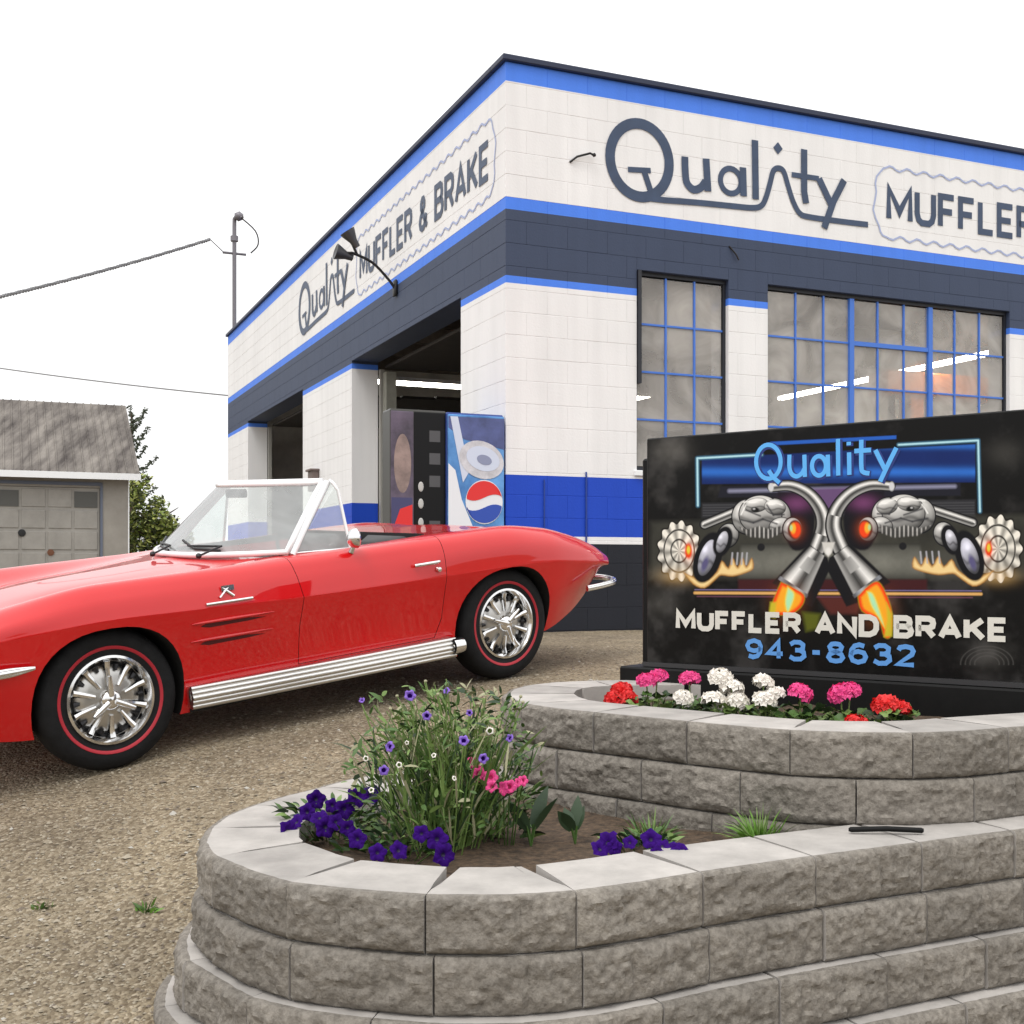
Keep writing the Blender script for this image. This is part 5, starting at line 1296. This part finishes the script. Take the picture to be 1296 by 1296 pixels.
def face_cam(p, rn, tilt=.5):
    d = (Vector((0, 0, ZC)) - p); d.z = abs(d.z) + .3; d.normalize(); d += Vector((rn.uniform(-tilt, tilt), rn.uniform(-tilt, tilt), rn.uniform(-.2, tilt))); return d.normalized().to_track_quat('Z', 'Y').to_euler()
def put_flowers(root, fl, meshes, rn, stems=None, tilt=.5):
    for px, py, Y in fl:
        p = ray(px, py, Y); loc = p - root.location
        o = inst('flower', rn.choice(meshes), root, loc, face_cam(p, rn, tilt), rn.uniform(.6, 1.12))
        if stems is not None:
            b = Vector((loc.x * .45, loc.y * .45, 0)); stems.tube([b, b.lerp(loc, .6) + Vector((0, 0, .02)), loc - Vector((0, 0, .012))], .0022, 4, 0)
SOIL = -.335
# big airy plant
rn = random.Random(21)
pb = Vector((-.215, 3.82, SOIL)); pl = thing('flowering_bush', 'tall airy green bush with small violet flowers in the lower planter', 'plant', pb)
t = MB()
for k in range(620):
    a = rn.uniform(0, math.tau); r_ = rn.random() ** .6; base = Vector((.16 * r_ * math.cos(a), .12 * r_ * math.sin(a), 0))
    out = Vector((.62 * r_ * math.cos(a), .5 * r_ * math.sin(a), 1)).normalized()
    start = base + out * rn.uniform(0, .36) * (1.05 - .3 * r_)
    blade(t, start, out + Vector((rn.uniform(-.5, .5), rn.uniform(-.5, .5), rn.uniform(-.2, .3))), rn.uniform(.07, .19), rn.uniform(.005, .011), rn.uniform(0, .9), rn, rn.choices((0, 1, 2, 3), (4, 4, 2, 2))[0])
for k in range(1800):
    a = rn.uniform(0, math.tau); ph = rn.random() ** .55; h = rn.uniform(.06, .50); rr_ = (.10 + .22 * math.sin(math.pi * min(1, .15 + h * 1.35))) * ph
    if noise.noise((rr_ * math.cos(a) * 9, rr_ * math.sin(a) * 9, h * 9)) < -.02: continue
    blade(t, (rr_ * math.cos(a), rr_ * .75 * math.sin(a), h), (rn.uniform(-1, 1), rn.uniform(-1, 1), rn.uniform(-.1, 1.1)), rn.uniform(.022, .052), rn.uniform(.008, .017), .7, rn, rn.choices((0, 1, 2, 3), (6, 5, 2, 1))[0], 3)
for k in range(110):
    a = rn.uniform(0, math.tau); r_ = rn.random() ** .5; out = Vector((.60 * r_ * math.cos(a), .45 * r_ * math.sin(a), 1)).normalized(); L1 = rn.uniform(.32, .54)
    t.tube([(0.08*math.cos(a), .08*math.sin(a), 0), out * L1 * .6 + Vector((.03, 0, 0)), out * L1], [.003, .0022, .0015], 4, 1)
    for q in range(7): blade(t, out * L1 * (.4 + .09 * q), (rn.uniform(-1, 1), rn.uniform(-1, 1), .6), .05, .007, .3, rn, rn.choice((1, 3, 0)), 3)
    if k % 3 == 0: t.ico(out * L1, .006, 3)
t.build('foliage', [G1, G2, G3, gm('green_dry', (.34, .33, .20))], pl)
st_ = MB()
put_flowers(pl, [(458, 886, 3.75), (565, 874, 3.75), (594, 902, 3.62), (587, 937, 3.55), (645, 934, 3.7), (493, 945, 3.55), (519, 880, 3.7), (486, 975, 3.50), (540, 906, 3.6), (612, 960, 3.55)], SM, rn, st_)
put_flowers(pl, [(463, 960, 3.6), (505, 968, 3.55), (549, 956, 3.55), (575, 985, 3.5), (620, 925, 3.65), (470, 1000, 3.55), (515, 940, 3.58)], SW_, rn, None)
st_.build('stem', [G2], pl)
def spreading(name, label, base, w, d, n, fl, meshes, seed, cat='flower plant', h=.10, group=None):
    rn = random.Random(seed); o = thing(name, label, cat, base, 0, group); t = MB()
    for k in range(n):
        a = rn.uniform(0, math.tau); r_ = rn.random() ** .5; b = Vector((w * r_ * math.cos(a) * .8, d * r_ * math.sin(a) * .8, rn.uniform(0, h)))
        blade(t, b, (math.cos(a) + rn.uniform(-.5, .5), math.sin(a) + rn.uniform(-.5, .5), rn.uniform(.2, 1.2)), rn.uniform(.03, .065), rn.uniform(.010, .020), .8, rn, rn.choices((0, 1, 2), (3, 2, 3))[0], 3)
    put_flowers(o, fl, meshes, rn, t, .6)
    t.build('foliage', [G1, G2, G3], o); return o
PG = 'purple petunias in the lower planter'
spreading('petunia', 'dark purple petunia spilling over the left end of the lower wall', onz(415, 1070, SOIL) + Vector((.0, .12, 0)), .22, .18, 240,
    [(400, 1012, 3.92), (388, 1028, 3.85), (404, 1034, 3.80), (374, 1040, 3.80), (366, 1052, 3.74), (420, 1020, 3.86), (436, 1024, 3.84), (452, 1008, 3.85), (412, 1047, 3.72), (425, 1040, 3.72), (470, 1005, 3.8)], PM, 31, h=.10, group=PG)
spreading('petunia', 'bright purple petunia at the foot of the tall bush in the middle', onz(500, 1088, SOIL) + Vector((0, .08, 0)), .24, .10, 200,
    [(452, 1062, 3.60), (478, 1079, 3.50), (505, 1076, 3.50), (533, 1055, 3.52), (553, 1062, 3.52), (562, 1082, 3.45), (440, 1048, 3.66)], PM, 32, h=.07, group=PG)
spreading('petunia', 'deep purple petunia lying against the inside of the front stones', onz(812, 1078, SOIL) + Vector((0, .04, 0)), .13, .06, 90,
    [(768, 1066, 3.52), (778, 1072, 3.50), (797, 1066, 3.52), (824, 1062, 3.55), (838, 1070, 3.52), (852, 1075, 3.50), (832, 1080, 3.47), (862, 1082, 3.48), (760, 1074, 3.5)], PM, 33, h=.04, group=PG)
spreading('pink_petunia', 'bright pink flowers growing at the right of the tall bush', onz(640, 1060, SOIL), .13, .10, 190,
    [(604, 972, 3.72), (606, 980, 3.71), (621, 983, 3.70), (637, 998, 3.64), (645, 996, 3.64), (656, 990, 3.66), (662, 988, 3.66), (622, 995, 3.66), (600, 966, 3.74)], PK, 34, h=.16)
def tuft(name, label, px, py, n, ln, m, seed, z=SOIL, w=.008, spread=.5, cat='plant', group=None):
    rn = random.Random(seed); b = onz(px, py, z); b.z = z; o = thing(name, label, cat, b, 0, group); t = MB()
    for k in range(n):
        a = rn.uniform(0, math.tau); blade(t, (.04*rn.random()*math.cos(a), .04*rn.random()*math.sin(a), 0), (math.cos(a) * spread * 1.6 * rn.random(), math.sin(a) * spread * rn.random(), 1), ln * rn.uniform(.5, 1.1), w, rn.uniform(.3, 1.2), rn, rn.randrange(len(m)), 4)
    t.build('foliage', m, o); return o
tuft('green_seedling', 'bright feathery green plant beside the black pipe in the lower planter', 962, 1072, 150, .13, [G4, G2], 41, w=.007, spread=1.1)
tuft('green_seedling', 'pale spiky green plant behind the purple petunia by the upper wall', 825, 1068, 80, .12, [G2, G1], 42, w=.007, spread=1.0)
# broad-leaved sprigs
def sprig(label, px, py, n, ln, seed):
    rn = random.Random(seed); b = onz(px, py, SOIL); o = thing('broad_leaf_plant', label, 'plant', b); 
    for k in range(n):
        t = MB(); a = rn.uniform(-1, 4); t.tube([(0, 0, 0), (.015*math.cos(a), .015*math.sin(a), ln * .5)], .003, 4, 1)
        blade(t, (.012*math.cos(a), .012*math.sin(a), ln*.4), (math.cos(a) * .6, math.sin(a) * .5, 1), ln * rn.uniform(.7, 1.1), .045, .5, rn, 0, 5); t.build('leaf', [G3, G1], o)
sprig('dark broad leaves leaning right beside the pink flowers', 672, 1072, 6, .14, 51)
sprig('small dark leafy sprig on bare soil left of the purple petunia', 728, 1068, 5, .11, 52)
tuft('weed', 'small green weed on the gravel at the left foot of the lower wall', 186, 1208, 26, .05, [G4, G1], 61, z=-.80, w=.012, spread=1.2)
tuft('weed', 'tiny green weed alone on the gravel near the left frame edge', 52, 1158, 16, .035, [G1, G2], 62, z=-.70, w=.012, spread=1.2)
for o_ in [o for o in S.objects if o.name.startswith('weed')]: o_.location.z = ground_z(o_.location.x, o_.location.y) - .003
a = onz(1077, 1050, -.251); b = onz(1166, 1051, -.251); t = MB(); t.tube([a, a.lerp(b, .5) + Vector((0, 0, .004)), b], .0085, 8); t.ico(a, .009); t.ico(b, .0095)
tag(t.build('drain_pipe', M['plinth'], smooth=60), 'short black pipe lying on the lower wall capstones beside the upper wall', 'pipe')

# geraniums in front of the sign
def floret_head(name, m, seed):
    rn = random.Random(seed); mb = MB()
    for k in range(30):
        ph = math.acos(1 - 1.25 * (k + .5) / 30); th = k * 2.39996; d = Vector((math.sin(ph)*math.cos(th), math.sin(ph)*math.sin(th), math.cos(ph)))
        p = Vector((d.x * .042, d.y * .042, d.z * .030)); q = (d + Vector((rn.uniform(-.3, .3), rn.uniform(-.3, .3), 0))).normalized().to_track_quat('Z', 'Y').to_matrix()
        c = mb.av(p - d * .004); rr = []
        for j in range(10):
            a = math.tau * j / 10; r_ = .019 * (1 if j % 2 else .66) * rn.uniform(.85, 1.1); rr.append(mb.av(p + q @ Vector((r_*math.cos(a), r_*math.sin(a), .003 * rn.random()))))
        for j in range(10): mb.face((c, rr[j], rr[(j+1) % 10]))
    return mb.mesh(name, m)
FH = {'pink': floret_head('flower_head', pink, 1), 'red': floret_head('flower_head', pred, 2), 'white': floret_head('flower_head', pwhite, 3)}
def ger_leaf():
    mb = MB(); c = mb.av((0, 0, -.006)); rr = []
    for k in range(20): a = math.tau * k / 20; r_ = .027 * (1 + .07 * math.cos(7 * a)) * (.6 if k == 0 else 1); rr.append(mb.av((r_*math.cos(a), r_*math.sin(a), .006 * math.sin(3*a))))
    for k in range(20): mb.face((c, rr[k], rr[(k+1) % 20]))
    return [mb.mesh('leaf', G1, 180), mb.mesh('leaf', G2, 180), mb.mesh('leaf', G3, 180)]
GL = ger_leaf()
def geranium(label, heads, Y, seed, kind):
    rn = random.Random(seed); pm = sum(h[0] for h in heads) / len(heads); b = ray(pm, 800, Y); b.z = -.04
    o = thing('geranium', label, 'geranium', b, 0, 'geraniums in front of the sign'); t = MB()
    for px, py, dy in heads:
        p = ray(px, py, Y + dy) - b; inst('flower_head', FH[kind], o, p, (rn.uniform(.1, .5), rn.uniform(-.3, .3), rn.uniform(0, 6)), rn.uniform(.85, 1.1))
        t.tube([(p.x * .3, p.y * .3, 0), (p.x * .8, p.y * .8, p.z * .6), p], .003, 5)
    for k in range(12):
        a = k * 2.4; r_ = .02 + .065 * rn.random(); h = .03 + .05 * rn.random(); inst('leaf', rn.choice(GL), o, (r_*math.cos(a), r_*math.sin(a)*.7, h), (rn.uniform(-.5, .7), rn.uniform(-.5, .5), rn.uniform(0, 6)), rn.uniform(.7, 1.1))
        t.tube([(0, 0, 0), (r_*math.cos(a), r_*math.sin(a)*.7, h)], .0015, 4)
    t.build('stem', G2, o)
geranium('red geranium at the far left end of the row below the sign', [(780, 887, 0), (795, 884, .03), (787, 874, .08)], 4.85, 71, 'red')
geranium('leftmost pink geranium at the left corner of the sign', [(818, 862, 0), (832, 858, .05)], 4.95, 72, 'pink')
geranium('single pink geranium head left of the white geraniums', [(873, 860, 0)], 4.85, 73, 'pink')
geranium('small white geranium with one head left of the large white ones', [(865, 884, 0)], 4.62, 74, 'white')
geranium('largest white geranium with four heads below the sign', [(912, 858, .05), (926, 872, .03), (904, 888, 0), (934, 888, 0)], 4.60, 75, 'white')
geranium('white geranium with three heads between the largest white and a pink one', [(966, 864, .06), (968, 888, 0), (980, 880, .03)], 4.55, 76, 'white')
geranium('pink geranium just right of the white geraniums', [(1013, 878, 0)], 4.50, 77, 'pink')
geranium('rightmost pink geranium below the middle of the sign', [(1064, 878, 0), (1076, 874, .03)], 4.42, 78, 'pink')
geranium('small red geranium nearly hidden by the upper wall edge', [(1084, 916, 0)], 4.22, 79, 'red')
geranium('rightmost red geranium at the right end of the flower row', [(1120, 893, 0), (1138, 898, .02)], 4.35, 80, 'red')
# low greenery along the sign foot
rn = random.Random(90); t = MB()
for k in range(420):
    u = rn.random(); px = 800 + 350 * u; Y = 4.95 - .75 * u + rn.uniform(-.02, .2); b = ray(px, 800, Y); b.z = -.03
    blade(t, b, (rn.uniform(-1, 1), rn.uniform(-1, 1), rn.uniform(.3, 1.2)), rn.uniform(.03, .07), rn.uniform(.012, .02), .9, rn, rn.randrange(3), 3)
tag(t.build('ground_cover', [G1, G3, G2]), 'low dark green leaves carpeting the soil below the sign', 'greenery', kind='stuff')

# ------------------------------------------------------------------ loose gravel stones
def pebbles():
    rn = random.Random(17); mb = MB()
    def inside(x, y):
        if x > -.98 and y > 2.9 and y < 5.05 + .0 and x > -.98:
            return True if (x > -.6 or (x + .3) ** 2 / .5 + (y - 4) ** 2 / 1.1 < 1.0) else False
        return x > -.1 and y < 5.8
    cnt = 0
    while cnt < 17000:
        Y = 2.4 + 6.5 * rn.random() ** 1.6; px = rn.uniform(-60, 900); x = (px - 648) / F * Y
        if inside(x, Y): continue
        z = ground_z(x, Y) + .008 * noise.noise((x * 1.5, Y * 1.5, 0)) + .004 * noise.noise((x * 7, Y * 7, 3))
        s = rn.choice((.003, .004, .005, .006, .008)) * rn.uniform(.8, 1.3)
        if rn.random() < .02: s *= 1.8
        mi = rn.choices((0, 1, 2, 3), (6, 5, 3, .35))[0]
        a = rn.uniform(0, 6.28); c, si = math.cos(a), math.sin(a)
        top = mb.av((x, Y, z + s * .8)); rr = []
        for k in range(5):
            t_ = math.tau * k / 5 + a; r_ = s * rn.uniform(.75, 1.25); rr.append(mb.av((x + r_ * math.cos(t_) * 1.2, Y + r_ * math.sin(t_), z + s * rn.uniform(-.2, .35))))
        for k in range(5): mb.face((top, rr[k], rr[(k+1) % 5]), mi)
        cnt += 1
    o = mb.build('loose_gravel', [mat('pebble_a', (.27, .23, .17), .9), mat('pebble_b', (.35, .305, .235), .9), mat('pebble_c', (.16, .13, .10), .9), mat('pebble_d', (.42, .40, .36), .85)])
    tag(o, 'tan and grey gravel scattered over the yard', 'gravel', kind='stuff')
pebbles()
